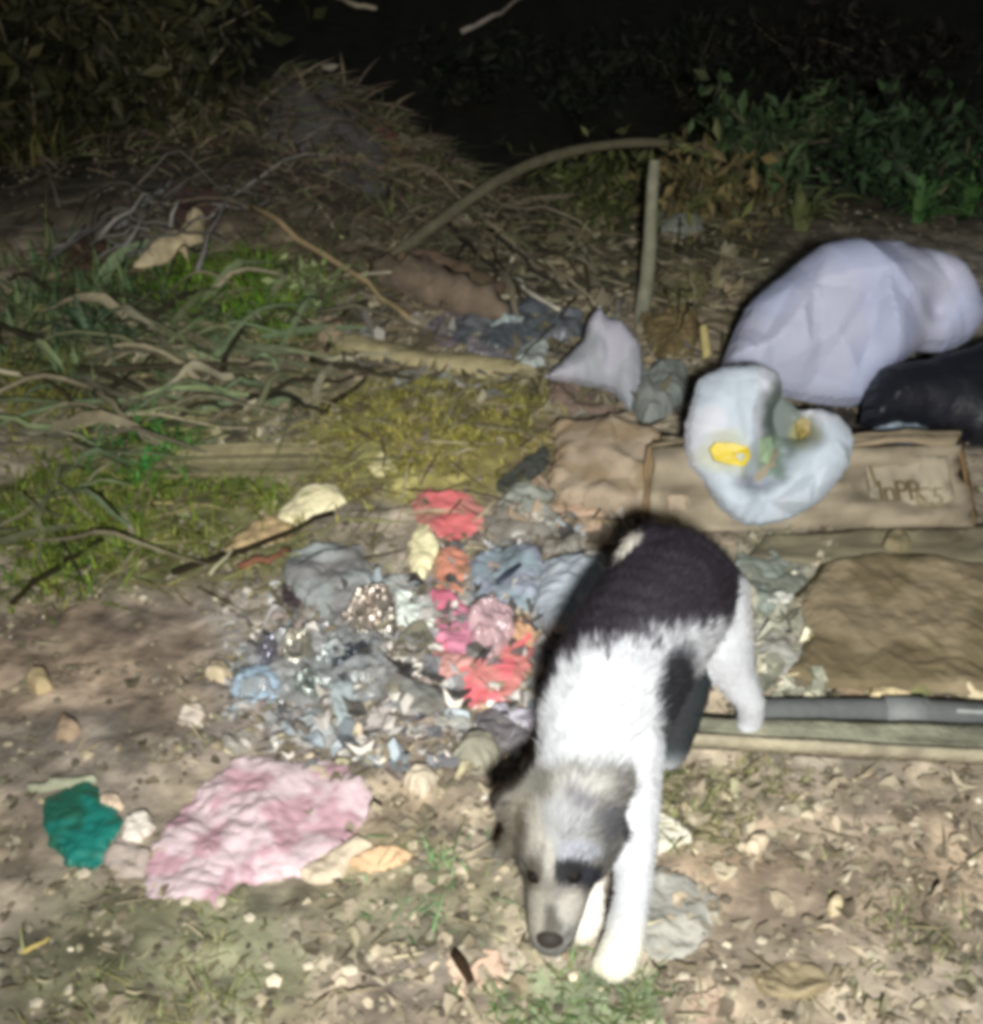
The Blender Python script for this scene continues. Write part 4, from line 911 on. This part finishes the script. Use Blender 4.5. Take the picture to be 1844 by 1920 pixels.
tangle('stem_tangle', 'dead stems crossing the grass at the left edge', (20, 800, 300, 1080), 28, TAN, 0.002, 0.006, 0.10, 0.28, slope=0.5)
tangle('stem_tangle', 'sticks crossing between the rotten log and the upright pole', (760, 380, 1180, 580), 34, [(112, 102, 84), (60, 54, 42), (134, 126, 108), (40, 36, 28), (84, 82, 62)], 0.003, 0.008, 0.15, 0.45, slope=-0.5)
tangle('stem_tangle', 'dark brown stems lying over the flank of the straw heap', (480, 300, 860, 430), 30, [(84, 72, 60), (98, 90, 72), (56, 48, 40)], 0.003, 0.008, 0.15, 0.4, slope=-0.2)
tangle('stem_tangle', 'thin twigs scattered right of the upright pole', (1240, 430, 1380, 640), 14, [(112, 104, 80), (80, 74, 56), (50, 44, 32)], 0.002, 0.006, 0.08, 0.25)
tangle('stem_tangle', 'grey brown sticks fanning out in front of the twig bundle', (60, 330, 440, 480), 26, [(96, 93, 87), (72, 69, 63), (50, 46, 40)], 0.002, 0.006, 0.15, 0.5, up=0.09, slope=0.5)

# ================================================================== LITTER SCATTER
def region(n, x0, x1, y0, y1):
    q = poly_sample([(x0, y1), (x1, y1), (x1, y0), (x0, y0)], n)
    px, py = project(np.stack([q[:, 0], q[:, 1], H(q[:, 0], q[:, 1])], 1))
    bare = np.zeros(len(q))
    for (cx, cy, rx, ry) in ((480, 1560, 235, 135), (155, 1545, 100, 95), (1690, 1170, 190, 110), (240, 1190, 190, 60), (1470, 1690, 110, 55), (200, 1330, 120, 60)):
        bare = np.maximum(bare, smooth(1.25, 0.75, np.sqrt(((px - cx) / rx) ** 2 + ((py - cy) / ry) ** 2)))
    return q[RNG.random(len(q)) > 0.95 * bare]

def ico():
    t = (1 + 5 ** 0.5) / 2
    v = np.array([(-1, t, 0), (1, t, 0), (-1, -t, 0), (1, -t, 0), (0, -1, t), (0, 1, t), (0, -1, -t), (0, 1, -t), (t, 0, -1), (t, 0, 1), (-t, 0, -1), (-t, 0, 1)]) / math.sqrt(1 + t * t)
    f = [(0, 11, 5), (0, 5, 1), (0, 1, 7), (0, 7, 10), (0, 10, 11), (1, 5, 9), (5, 11, 4), (11, 10, 2), (10, 7, 6), (7, 1, 8), (3, 9, 4), (3, 4, 2), (3, 2, 6), (3, 6, 8), (3, 8, 9), (4, 9, 5), (2, 4, 11), (6, 2, 10), (8, 6, 7), (9, 8, 1)]
    return v, f
IV, IF = ico()
def pebbles(name, q, rmin, rmax, cols, m):
    n = len(q); z = H(q[:, 0], q[:, 1]); r = rmin + (rmax - rmin) * RNG.random(n) ** 2.5
    ang = RNG.uniform(0, 6.28, n); sc = RNG.uniform(0.6, 1.2, (n, 3)); sc[:, 2] *= 0.6
    v = IV[None] * (1 + RNG.normal(size=(n, 12, 1)) * 0.16) * sc[:, None] * r[:, None, None]
    ca_, sa_ = np.cos(ang)[:, None], np.sin(ang)[:, None]
    vv = np.stack([v[..., 0] * ca_ - v[..., 1] * sa_, v[..., 0] * sa_ + v[..., 1] * ca_, v[..., 2]], -1)
    vv += np.stack([q[:, 0], q[:, 1], z + r * 0.15], 1)[:, None]
    c_ = lin(np.array(cols)[RNG.integers(len(cols), size=n)] * RNG.uniform(0.7, 1.15, (n, 1)))
    F = (np.array(IF)[None] + (np.arange(n) * 12)[:, None, None]).reshape(-1, 3)
    mb = MB(); mb.add(vv.reshape(-1, 3), [tuple(t) for t in F.tolist()], np.repeat(c_, 12, 0))
    o = mb.build(name, M[m], smooth_=False); o['kind'] = 'stuff'; return o
SOILC = [(118, 109, 94), (126, 117, 100), (106, 97, 82), (134, 125, 108)]
q = np.concatenate([region(5200, 0, 1844, 1000, 1930), region(2200, 0, 1844, 560, 1000), region(900, 0, 1844, 300, 560)])
pebbles('gravel', q, 0.0012, 0.0075, SOILC + [(158, 146, 122)], 'stone')
q = region(240, 0, 1844, 1050, 1930); pebbles('pale_grit', q, 0.0012, 0.0052, [(206, 194, 168), (190, 176, 148), (214, 206, 190)], 'stone')

def flakes(name, q, smin, smax, cols, m, asp=(0.35, 0.9)):
    """torn bits and dead leaves: a curled seven-point flake each"""
    n = len(q); z = H(q[:, 0], q[:, 1]); s_ = smin + (smax - smin) * RNG.random(n) ** 1.8
    ang = RNG.uniform(0, 6.28, n); asp_ = RNG.uniform(*asp, n); k = 7
    th = np.arange(k) * 2 * math.pi / k
    rr = 1 + RNG.normal(size=(n, k)) * 0.22
    u = np.cos(th)[None] * rr; v = np.sin(th)[None] * rr * asp_[:, None]
    curl = RNG.normal(size=(n, 1)) * 0.5; tw = RNG.normal(size=(n, 1)) * 0.4; tilt = RNG.normal(size=(n, 1)) * 0.3
    w_ = curl * (u ** 2 - 0.4) + tw * u * v + tilt * v + RNG.normal(size=(n, k)) * 0.08
    w_ = w_ - w_.min(1, keepdims=True) + 0.06
    ca_, sa_ = np.cos(ang)[:, None], np.sin(ang)[:, None]
    ring = np.stack([(u * ca_ - v * sa_) * s_[:, None] + q[:, :1], (u * sa_ + v * ca_) * s_[:, None] + q[:, 1:], w_ * s_[:, None] + z[:, None] + 0.001], -1)
    ctr = ring.mean(1, keepdims=True) - np.array([0, 0, 1.0]) * (0.12 * s_)[:, None, None]
    allv = np.concatenate([ring, ctr], 1).reshape(-1, 3)
    F = [(b + i, b + (i + 1) % k, b + k) for b in range(0, n * (k + 1), k + 1) for i in range(k)]
    c_ = lin(np.array(cols)[RNG.integers(len(cols), size=n)] * RNG.uniform(0.75, 1.15, (n, 1)))
    mb = MB(); mb.add(allv, F, np.repeat(c_, k + 1, 0)); o = mb.build(name, M[m], smooth_=False); o['kind'] = 'stuff'; return o
LC = [(120, 110, 92), (106, 96, 78), (130, 122, 104), (96, 88, 70), (114, 110, 88)]
flakes('leaf_litter', np.concatenate([region(1700, 0, 1844, 950, 1930), region(1600, 0, 1844, 520, 950), region(700, 0, 1844, 280, 520)]), 0.003, 0.011, LC, 'litter')
flakes('leaf_litter', region(300, 1240, 1844, 1450, 1930), 0.004, 0.014, [(136, 124, 106), (124, 113, 96), (146, 136, 116)], 'litter')
flakes('leaf_litter', region(240, 560, 1000, 1380, 1930), 0.004, 0.013, [(142, 131, 112), (134, 126, 104), (154, 142, 122)], 'litter')
flakes('paper_bits', region(700, 420, 1040, 1080, 1450), 0.003, 0.012, [(190, 186, 178), (170, 164, 158), (206, 196, 184), (150, 150, 148), (120, 112, 104)], 'paper')
flakes('leaf_litter', region(600, 640, 1400, 420, 800), 0.006, 0.026, [(120, 108, 84), (98, 92, 70), (136, 128, 106), (84, 78, 58)], 'litter')
flakes('leaf_litter', region(260, 1380, 1560, 1080, 1330), 0.005, 0.02, [(150, 148, 132), (132, 132, 116), (166, 160, 140)], 'litter')
flakes('leaf_litter', region(350, 200, 640, 680, 860), 0.006, 0.02, [(126, 118, 92), (146, 138, 116), (104, 98, 72)], 'litter')

PILE = poly_sample([(430, 1210), (560, 1120), (740, 1080), (900, 1000), (1060, 960), (1120, 1060), (1040, 1240), (1000, 1420), (760, 1470), (560, 1400), (430, 1340)], 560)
flakes('plastic_bits', PILE, 0.006, 0.021, [(170, 166, 162), (140, 138, 136), (122, 121, 124), (184, 176, 168), (102, 97, 92), (146, 132, 124), (152, 160, 164), (84, 80, 76)], 'glossy', (0.3, 0.8))
flakes('card_bits', poly_sample([(560, 560), (1000, 560), (1320, 620), (1300, 780), (1030, 800), (640, 700)], 260), 0.008, 0.032, [(128, 120, 102), (112, 104, 84), (144, 140, 130), (96, 92, 84), (132, 134, 128)], 'paper', (0.25, 0.7))
flakes('card_bits', poly_sample([(1000, 900), (1220, 960), (1200, 1010), (1100, 1040), (900, 1010)], 90), 0.008, 0.024, [(150, 132, 112), (168, 160, 148), (120, 108, 92)], 'paper', (0.25, 0.7))
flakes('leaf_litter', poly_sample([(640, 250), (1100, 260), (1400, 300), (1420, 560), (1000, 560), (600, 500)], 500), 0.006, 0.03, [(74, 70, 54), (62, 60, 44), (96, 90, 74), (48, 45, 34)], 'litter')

mbs = MB()
def straws(n, x0, x1, y0, y1, cols, lmin, lmax, wmax):
    q = region(n, x0, x1, y0, y1)
    for (x, y) in q:
        a_ = RNG.normal(0.3, 0.9); L = RNG.uniform(lmin, lmax); d_ = np.array([math.cos(a_), math.sin(a_), 0])
        pts_ = []
        for t in (0, 0.5, 1):
            p = np.array([x, y, 0]) + d_ * L * t + np.array([-d_[1], d_[0], 0]) * 0.12 * L * t * t
            p[2] = float(HF(p[0], p[1])) + 0.006 + 0.02 * L * 4 * t * (1 - t) + RNG.uniform(0, 0.006); pts_.append(p)
        mbs.blade(pts_, RNG.uniform(0.0008, wmax), lin(np.array(cols[RNG.integers(len(cols))]) * RNG.uniform(0.7, 1.15)), np.array([-d_[1], d_[0], 0.4]))
straws(240, 0, 1844, 1000, 1930, [(132, 120, 94), (112, 104, 80), (150, 140, 114)], 0.012, 0.045, 0.0014)
straws(700, 0, 700, 500, 1120, [(134, 124, 84), (112, 112, 70), (88, 78, 52)], 0.03, 0.11, 0.0024)
straws(700, 640, 1400, 380, 1000, [(126, 114, 86), (98, 90, 66), (144, 136, 110), (60, 54, 42)], 0.03, 0.11, 0.0026)
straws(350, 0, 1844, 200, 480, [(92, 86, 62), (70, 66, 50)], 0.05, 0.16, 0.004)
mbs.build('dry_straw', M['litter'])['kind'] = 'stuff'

# small pale stones and chips one can count: each is named by the thing it lies beside
LAND = [('the pink bag', 490, 1560), ('the teal green plastic', 150, 1550), ('the pale peach paper', 915, 1820), ('the puppy nose', 1030, 1760), ('the front paw', 1160, 1810),
        ('the grey ashy sheet', 1280, 1720), ('the grey pipe', 1660, 1355), ('the flat cream stone', 1668, 1315), ('the lettered carton panel', 1690, 930), ('the white bag mouth', 1440, 850),
        ('the upright pole', 1215, 450), ('the bent cane', 1000, 310), ('the leafy weed', 1450, 340), ('the right edge weeds', 1740, 370), ('the straw heap', 620, 260),
        ('the bright green grass', 430, 540), ('the reed bundle', 320, 680), ('the dry frond', 450, 870), ('the yellow green moss', 800, 820), ('the pale cream slab', 580, 950),
        ('the cloudy grey bag', 620, 1100), ('the squashed blue cup', 480, 1290), ('the lowest red wrapper', 925, 1280), ('the cream wrapper', 795, 1035), ('the puppy ear', 960, 1530),
        ('the plank', 1560, 1410), ('the smooth brown mud', 1680, 1180), ('the round shadowed stone', 1565, 1705), ('the white paper corner', 1262, 1565), ('the beige rag', 620, 1625),
        ('the peach scrap', 715, 1610), ('the pale angular stone', 790, 1465), ('the beige dry leaf', 1490, 1840), ('the brown soil', 220, 1230), ('the olive folded leaf', 1735, 1275),
        ('the left hind paw', 1400, 1370), ('the crushed grey cup', 640, 1330)]
used = {}
def stone_thing(px, py, rpx, col):
    p = G(px, py); r = rpx / FPX * np.linalg.norm(p - np.array([0, 0, CAM_H])); v = IV * (1 + RNG.normal(size=(12, 1)) * 0.15) * r * np.array([1, 0.8, 0.6]) * RNG.uniform(0.8, 1.15, 3)
    mb = MB(); mb.add(v + p + np.array([0, 0, 0.2 * r]), IF, lin(col))
    cand = sorted(LAND, key=lambda l: math.hypot(px - l[1], py - l[2]))
    sz = 'tiny' if rpx < 9 else 'small' if rpx < 13 else 'larger'
    for nm, lx, ly in cand[:4]:
        dx, dy = px - lx, py - ly
        way = ('right of' if dx > 0 else 'left of') if abs(dx) > abs(dy) else ('in front of' if dy > 0 else 'behind')
        lb = f'{sz} pale pebble lying {way} {nm}'
        if lb not in used: break
    used[lb] = 1
    return tag(mb.build('pebble', M['stone'], smooth_=False), lb, 'pebble', 'pale pebbles scattered over the ground')
for (px, py, r) in [(268, 1122, 11), (408, 1122, 9), (938, 826, 11), (405, 1020, 10), (505, 1810, 12), (515, 1840, 16), (580, 1812, 13), (660, 1820, 14), (700, 1795, 12),
                    (955, 1830, 15), (1075, 1832, 12), (1282, 1830, 12), (1252, 1880, 12), (1362, 1775, 11), (1428, 1765, 10), (1632, 1795, 14), (1500, 1570, 10), (1535, 1515, 14), (1712, 1545, 12),
                    (1760, 1700, 9), (1825, 1620, 14), (1590, 1590, 11), (410, 1690, 18), (350, 1690, 12), (470, 1722, 12), (620, 1680, 9), (740, 1700, 9), (1728, 1218, 11),
                    (845, 1352, 14), (720, 1425, 10), (885, 1560, 9), (160, 1640, 12), (70, 1880, 12), (130, 1858, 12), (1475, 1092, 8), (1690, 1366, 10),
                    (1255, 745, 8), (1270, 500, 12), (900, 395, 8), (1530, 240, 12), (1770, 308, 12), (620, 130, 14), (1112, 172, 10), (545, 990, 8), (440, 560, 8), (490, 742, 10)]:
    stone_thing(px, py, r, np.array([206, 194, 170]) * RNG.uniform(0.85, 1.05))

# ================================================================== THE PUPPY
pup_groups = {}
balls = []     # centre, radius, group
def chain(group, pts, sub=None):
    P = np.array([PZ(a, b, z) if not isinstance(a, np.ndarray) else a for (a, b, z, r) in pts]); R = np.array([p[3] for p in pts])
    for i in range(len(P) - 1):
        L = np.linalg.norm(P[i + 1] - P[i]); k = max(2, int(L / (0.30 * max(0.012, min(R[i], R[i + 1])))))
        for j in range(k + (i == len(P) - 2)):
            t = j / k; balls.append((P[i] * (1 - t) + P[i + 1] * t, R[i] * (1 - t) + R[i + 1] * t, group))
    return P
tors = chain('torso', [(1268, 1108, 0.185, 0.070), (1240, 1140, 0.195, 0.074), (1200, 1200, 0.20, 0.072), (1150, 1290, 0.20, 0.068), (1128, 1350, 0.185, 0.064), (1118, 1400, 0.165, 0.055)])
chain('torso', [(1165, 1290, 0.165, 0.058), (1145, 1370, 0.15, 0.053)])
neck = chain('neck', [(1118, 1390, 0.175, 0.055), (1092, 1460, 0.16, 0.048), (1070, 1520, 0.14, 0.048)])
skull = chain('head', [(1068, 1505, 0.138, 0.050), (1060, 1560, 0.118, 0.050), (1050, 1608, 0.098, 0.042)])
chain('head', [(1028, 1565, 0.11, 0.036), (1012, 1600, 0.09, 0.026)])
chain('head', [(1098, 1565, 0.11, 0.036), (1096, 1605, 0.092, 0.028)])
muz = chain('muzzle', [(1050, 1625, 0.09, 0.036), (1042, 1690, 0.062, 0.030), (1036, 1735, 0.043, 0.026), (1034, 1748, 0.037, 0.023)])
chain('muzzle', [(1050, 1690, 0.045, 0.022), (1040, 1735, 0.03, 0.016)])
chain('fore_l', [(1165, 1385, 0.18, 0.044), (1186, 1470, 0.135, 0.030), (1192, 1560, 0.10, 0.0225), (1186, 1680, 0.052, 0.0185), (1170, 1760, 0.026, 0.020), (1160, 1795, 0.016, 0.021), (1152, 1808, 0.012, 0.018)])
for dx_ in (-26, -9, 9, 25):
    chain('fore_l', [(1160 + dx_ * 0.7, 1790, 0.014, 0.013), (1153 + dx_ * 1.15, 1818 - abs(dx_) * 0.35, 0.009, 0.0088)])
chain('fore_r', [(1088, 1400, 0.17, 0.040), (1085, 1500, 0.12, 0.030), (1095, 1600, 0.075, 0.022), (1098, 1680, 0.04, 0.020), (1094, 1722, 0.018, 0.021), (1092, 1740, 0.012, 0.017)])
chain('hind_l', [(1318, 1125, 0.165, 0.056), (1345, 1190, 0.135, 0.042), (1376, 1265, 0.088, 0.0245), (1408, 1316, 0.058, 0.0165), (1408, 1350, 0.026, 0.0155), (1400, 1372, 0.012, 0.0165), (1388, 1388, 0.010, 0.014)])
for dx_ in (-16, 0, 15):
    chain('hind_l', [(1396 + dx_ * 0.7, 1370, 0.012, 0.011), (1388 + dx_, 1390, 0.009, 0.009)])
chain('hind_r', [(1225, 1150, 0.15, 0.050), (1264, 1225, 0.115, 0.040), (1282, 1290, 0.08, 0.031), (1272, 1350, 0.04, 0.026), (1258, 1400, 0.013, 0.023), (1250, 1418, 0.010, 0.017)])
tail = chain('tail', [(1262, 1020, 0.225, 0.018), (1225, 1003, 0.25, 0.014), (1192, 1022, 0.252, 0.011), (1168, 1055, 0.245, 0.008), (1150, 1084, 0.235, 0.004)])
# ears: folded flaps
def flap(group, root0, root1, tip, r):
    a, b, c = PZ(*root0), PZ(*root1), PZ(*tip)
    for u in np.linspace(0, 1, 7):
        s0 = a * (1 - u) + b * u
        for t in np.linspace(0, 1, 9):
            e = s0 * (1 - t) + c * t
            bulge = np.array([0, -0.006, 0.004]) * math.sin(math.pi * t)
            balls.append((e + bulge, r * (1 - 0.25 * t), group))
flap('ear_r', (1022, 1446, 0.165), (1004, 1545, 0.13), (938, 1598, 0.085), 0.0105)
flap('ear_r', (1012, 1448, 0.165), (992, 1565, 0.12), (934, 1505, 0.125), 0.0105)
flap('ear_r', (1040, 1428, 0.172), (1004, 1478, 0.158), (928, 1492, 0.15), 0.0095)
flap('ear_l', (1108, 1482, 0.155), (1130, 1540, 0.13), (1186, 1566, 0.098), 0.0095)

SV, SF = [], []
bm_v, bm_f = None, None
import bmesh
bmm = bmesh.new(); bmesh.ops.create_icosphere(bmm, subdivisions=2, radius=1.0)
sv = np.array([tuple(v.co) for v in bmm.verts]); sf = np.array([[v.index for v in f.verts] for f in bmm.faces]); bmm.free()
BC = np.array([b[0] for b in balls]); BR = np.array([b[1] for b in balls]); BG = [b[2] for b in balls]
allv = (sv[None] * BR[:, None, None] + BC[:, None]).reshape(-1, 3)
allf = (sf[None] + (np.arange(len(BC)) * len(sv))[:, None, None]).reshape(-1, 3)
me = bpy.data.meshes.new('raw'); me.from_pydata(allv.tolist(), [], allf.tolist())
tmp = bpy.data.objects.new('raw', me); COL.objects.link(tmp)
md = tmp.modifiers.new('r', 'REMESH'); md.mode = 'VOXEL'; md.voxel_size = 0.0036
ms = tmp.modifiers.new('s', 'SMOOTH'); ms.factor = 0.5; ms.iterations = 12
bpy.context.view_layer.update()
me2 = bpy.data.meshes.new_from_object(tmp.evaluated_get(bpy.context.evaluated_depsgraph_get()))
bpy.data.objects.remove(tmp)
PV = np.zeros(len(me2.vertices) * 3); me2.vertices.foreach_get('co', PV); PV = PV.reshape(-1, 3)
PV[:, 2] = np.maximum(PV[:, 2], H(PV[:, 0], PV[:, 1]) + 0.001)
PF = [tuple(p.vertices) for p in me2.polygons]

def nearest_group(p):
    out = np.zeros(len(p), int)
    for s_ in range(0, len(p), 4000):
        d_ = np.linalg.norm(p[s_:s_ + 4000, None] - BC[None], axis=2) - BR[None]; out[s_:s_ + 4000] = d_.argmin(1)
    return np.array(BG)[out]
BLACK, WHITE = np.array([44, 40, 46.0]), np.array([178, 179, 182.0])
def sm(a, b, x): return smooth(a, b, x)
def coat(p, g):
    """the puppy's markings: black saddle and rump, white shoulders and legs, grizzled grey head with dark eye patches; a flank shadow is painted in"""
    px, py = project(p)
    nz = fbm(p[:, 0] * 60, p[:, 1] * 60, 0.0, 3); nz2 = fbm(p[:, 0] * 140 + 5, p[:, 2] * 140, 1.0, 2)
    c = np.tile(WHITE, (len(p), 1))
    def put(mask, col):
        nonlocal c
        m_ = np.clip(mask, 0, 1)[:, None]; c = c * (1 - m_) + np.array(col, float) * m_
    def spot(cx, cy, rx, ry, col, k=1.0, ang=0.0, soft=0.35):
        ca_, sa_ = math.cos(ang), math.sin(ang)
        u = ((px - cx) * ca_ + (py - cy) * sa_) / rx; v = (-(px - cx) * sa_ + (py - cy) * ca_) / ry
        r = np.sqrt(u * u + v * v) + 0.22 * nz
        put(k * sm(1 + soft, 1 - soft, r), col)
    tor = np.isin(g, ['torso', 'neck']); 
    edge = 1228 - (px - 1060) * 0.22 + 34 * nz
    is_t = np.isin(g, ['torso', 'tail']) * 1.0
    put(is_t * sm(18, -18, py - edge), BLACK)
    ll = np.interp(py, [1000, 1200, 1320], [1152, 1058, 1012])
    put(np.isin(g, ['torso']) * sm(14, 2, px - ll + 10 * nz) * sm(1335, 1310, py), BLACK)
    hl = (g == 'hind_l') * 1.0
    put(hl * sm(8, -8, px - (1306 + 10 * nz)) * sm(20, -20, py - 1175), BLACK)
    put(hl * sm(12, -12, py - 1078), BLACK)
    put(hl * sm(0, 60, px - 1385) * sm(20, -20, py - 1200), (190, 180, 168))
    put((g == 'hind_r') * sm(30, -30, py - 1425), (40, 44, 46))
    spot(1266, 1300, 34, 84, (42, 42, 46), 1, 0.12)
    tl_ = (g == 'tail') * 1.0
    put(tl_ * sm(1215, 1195, px), (226, 220, 208))
    # head
    hd = np.isin(g, ['head', 'muzzle', 'ear_l', 'ear_r']) * 1.0
    hd = np.maximum(hd, (g == 'neck') * sm(1425, 1455, py + 12 * nz))
    keep = c.copy()
    c = np.tile(np.array([128, 126, 121.0]), (len(p), 1)) * (1 + 0.2 * nz2)[:, None]
    spot(1030, 1478, 70, 26, (116, 113, 104), 0.9)
    spot(1095, 1476, 52, 26, (176, 174, 168))
    spot(1100, 1440, 60, 16, (118, 117, 111))
    spot(1062, 1560, 50, 60, (164, 165, 166), 0.9)
    spot(1085, 1500, 30, 15, (112, 110, 114), 0.8, 0.6)
    spot(1140, 1548, 34, 32, (98, 98, 102))
    spot(1174, 1556, 12, 22, (44, 43, 48))
    spot(1000, 1560, 24, 52, (172, 167, 155), 0.8)
    spot(958, 1555, 30, 60, (102, 96, 84))
    spot(978, 1508, 20, 14, (128, 122, 108))
    spot(1090, 1598, 40, 22, (168, 171, 182), 0.8)
    spot(1078, 1641, 44, 26, (44, 44, 46), 1, 0.1)
    spot(1104, 1648, 18, 24, (48, 50, 58), 1)
    spot(1000, 1640, 17, 32, (84, 78, 66), 0.85)
    spot(1030, 1615, 10, 45, (188, 184, 174), 0.9)
    spot(1030, 1680, 16, 30, (146, 143, 134))
    mz = (g == 'muzzle')
    spot(1034, 1726, 18, 28, (92, 89, 81), 0.9)
    spot(1072, 1700, 28, 36, (192, 187, 178), 0.9)
    spot(1006, 1712, 16, 48, (164, 159, 147), 0.9)
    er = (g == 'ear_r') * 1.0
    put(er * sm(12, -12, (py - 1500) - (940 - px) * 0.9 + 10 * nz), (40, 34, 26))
    c = c * 0.9
    m_ = hd[:, None]
    c = keep * (1 - m_) + c * m_
    put(np.isin(g, ['fore_l']) * sm(1690, 1800, py), (222, 220, 204))
    put(np.isin(g, ['fore_r']) * 1.0, (218, 212, 202))
    put(np.isin(g, ['fore_l', 'fore_r', 'hind_l']) * sm(0.03, 0.005, p[:, 2]) * 0.5, (176, 166, 140))
    return lin(np.clip(c, 6, 250))

pup = empty('puppy', (0.14, 0.9, 0.0))
tag(pup, 'black and white puppy with a grizzled head sniffing the ground', 'puppy')
g_ = nearest_group(PV)
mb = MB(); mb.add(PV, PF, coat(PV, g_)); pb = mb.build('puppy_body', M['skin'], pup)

# short coat: thin tapering hairs over the whole body
tri = np.array([t for f in PF for t in ([f] if len(f) == 3 else [(f[0], f[1], f[2]), (f[0], f[2], f[3])])])
A_, B_, C_ = PV[tri[:, 0]], PV[tri[:, 1]], PV[tri[:, 2]]
nn = np.cross(B_ - A_, C_ - A_); ar = np.linalg.norm(nn, axis=1); nn = nn / (ar[:, None] + 1e-12)
NH = 70000
pick = RNG.choice(len(tri), NH, p=ar / ar.sum()); r1, r2 = RNG.random(NH), RNG.random(NH); r1s = np.sqrt(r1)
hp_ = A_[pick] * (1 - r1s)[:, None] + B_[pick] * (r1s * (1 - r2))[:, None] + C_[pick] * (r1s * r2)[:, None]
hn = nn[pick]; hg = nearest_group(hp_)
flow = np.tile(np.array([0.06, 0.25, 0.0]), (NH, 1))
flow[np.isin(hg, ['fore_l', 'fore_r', 'hind_l', 'hind_r'])] = (0, 0.15, -1)
flow[np.isin(hg, ['head'])] = (0.1, 0.5, 0.6); flow[np.isin(hg, ['muzzle'])] = (0.1, 0.3, 0.8)
flow[hg == 'ear_r'] = (-0.7, 0, -0.6); flow[hg == 'ear_l'] = (0.7, 0, -0.5)
tl_d = tail[-1] - tail[0]; flow[hg == 'tail'] = tl_d / np.linalg.norm(tl_d)
flow = flow / np.linalg.norm(flow, axis=1)[:, None]
flow = flow - (flow * hn).sum(1)[:, None] * hn; flow /= np.linalg.norm(flow, axis=1)[:, None] + 1e-9
flow = flow + RNG.normal(size=(NH, 3)) * 0.2
ln = np.full(NH, 0.0125); ln[np.isin(hg, ['fore_l', 'fore_r', 'hind_l', 'hind_r'])] = 0.006
ln[hg == 'head'] = 0.009; ln[np.isin(hg, ['muzzle'])] = 0.004; ln[np.isin(hg, ['ear_l', 'ear_r'])] = 0.008; ln[hg == 'tail'] = 0.014
low = hp_[:, 2] < 0.03; ln[low] = 0.004
ln *= RNG.uniform(0.6, 1.35, NH)
sdv = np.cross(hn, flow); sdv /= np.linalg.norm(sdv, axis=1)[:, None] + 1e-9; sdv *= 0.00055
b0 = hp_ - hn * 0.001; m1 = hp_ + (flow * 0.6 + hn * 0.2) * (ln * 0.55)[:, None]; tp = hp_ + (flow * 1.0 + hn * 0.1) * ln[:, None]
hv = np.stack([b0 - sdv, b0 + sdv, m1 - sdv * 0.7, m1 + sdv * 0.7, tp], 1).reshape(-1, 3)
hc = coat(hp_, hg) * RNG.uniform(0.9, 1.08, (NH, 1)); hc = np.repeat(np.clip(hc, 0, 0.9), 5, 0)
k5 = np.arange(NH) * 5
hf = [t for k in k5.tolist() for t in ((k, k + 1, k + 3, k + 2), (k + 2, k + 3, k + 4))]
mb = MB(); mb.add(hv, hf, hc); fo = mb.build('fur', M['fur'], pup); fo['kind'] = 'stuff'

# face: eyes and nose on the surface
pbv = BVHTree.FromPolygons([tuple(v) for v in PV], PF)
def ball_at(name, px, py, r, col, squash=(1, 1, 1), m='wet', sink=0.3):
    h = hit(pbv, px, py); dv = ray(px, py); dv /= np.linalg.norm(dv)
    bmx = bmesh.new(); bmesh.ops.create_uvsphere(bmx, u_segments=16, v_segments=10, radius=r)
    vv = np.array([tuple(v.co) for v in bmx.verts]) * np.array(squash); ff = [tuple(v.index for v in f.verts) for f in bmx.faces]; bmx.free()
    mb = MB(); mb.add(vv + h + dv * r * sink, ff, lin(col)); return mb.build(name, M[m], pup)
ball_at('eye', 1076, 1640, 0.0085, (20, 17, 14), sink=0.8); ball_at('eye', 1005, 1640, 0.0085, (20, 17, 14), sink=0.8)
ball_at('nose', 1032, 1758, 0.0115, (52, 48, 43), (1.15, 0.9, 0.85), sink=0.45)
for dx_ in (-6, 7): ball_at('nostril', 1032 + dx_, 1762, 0.0028, (8, 7, 7))
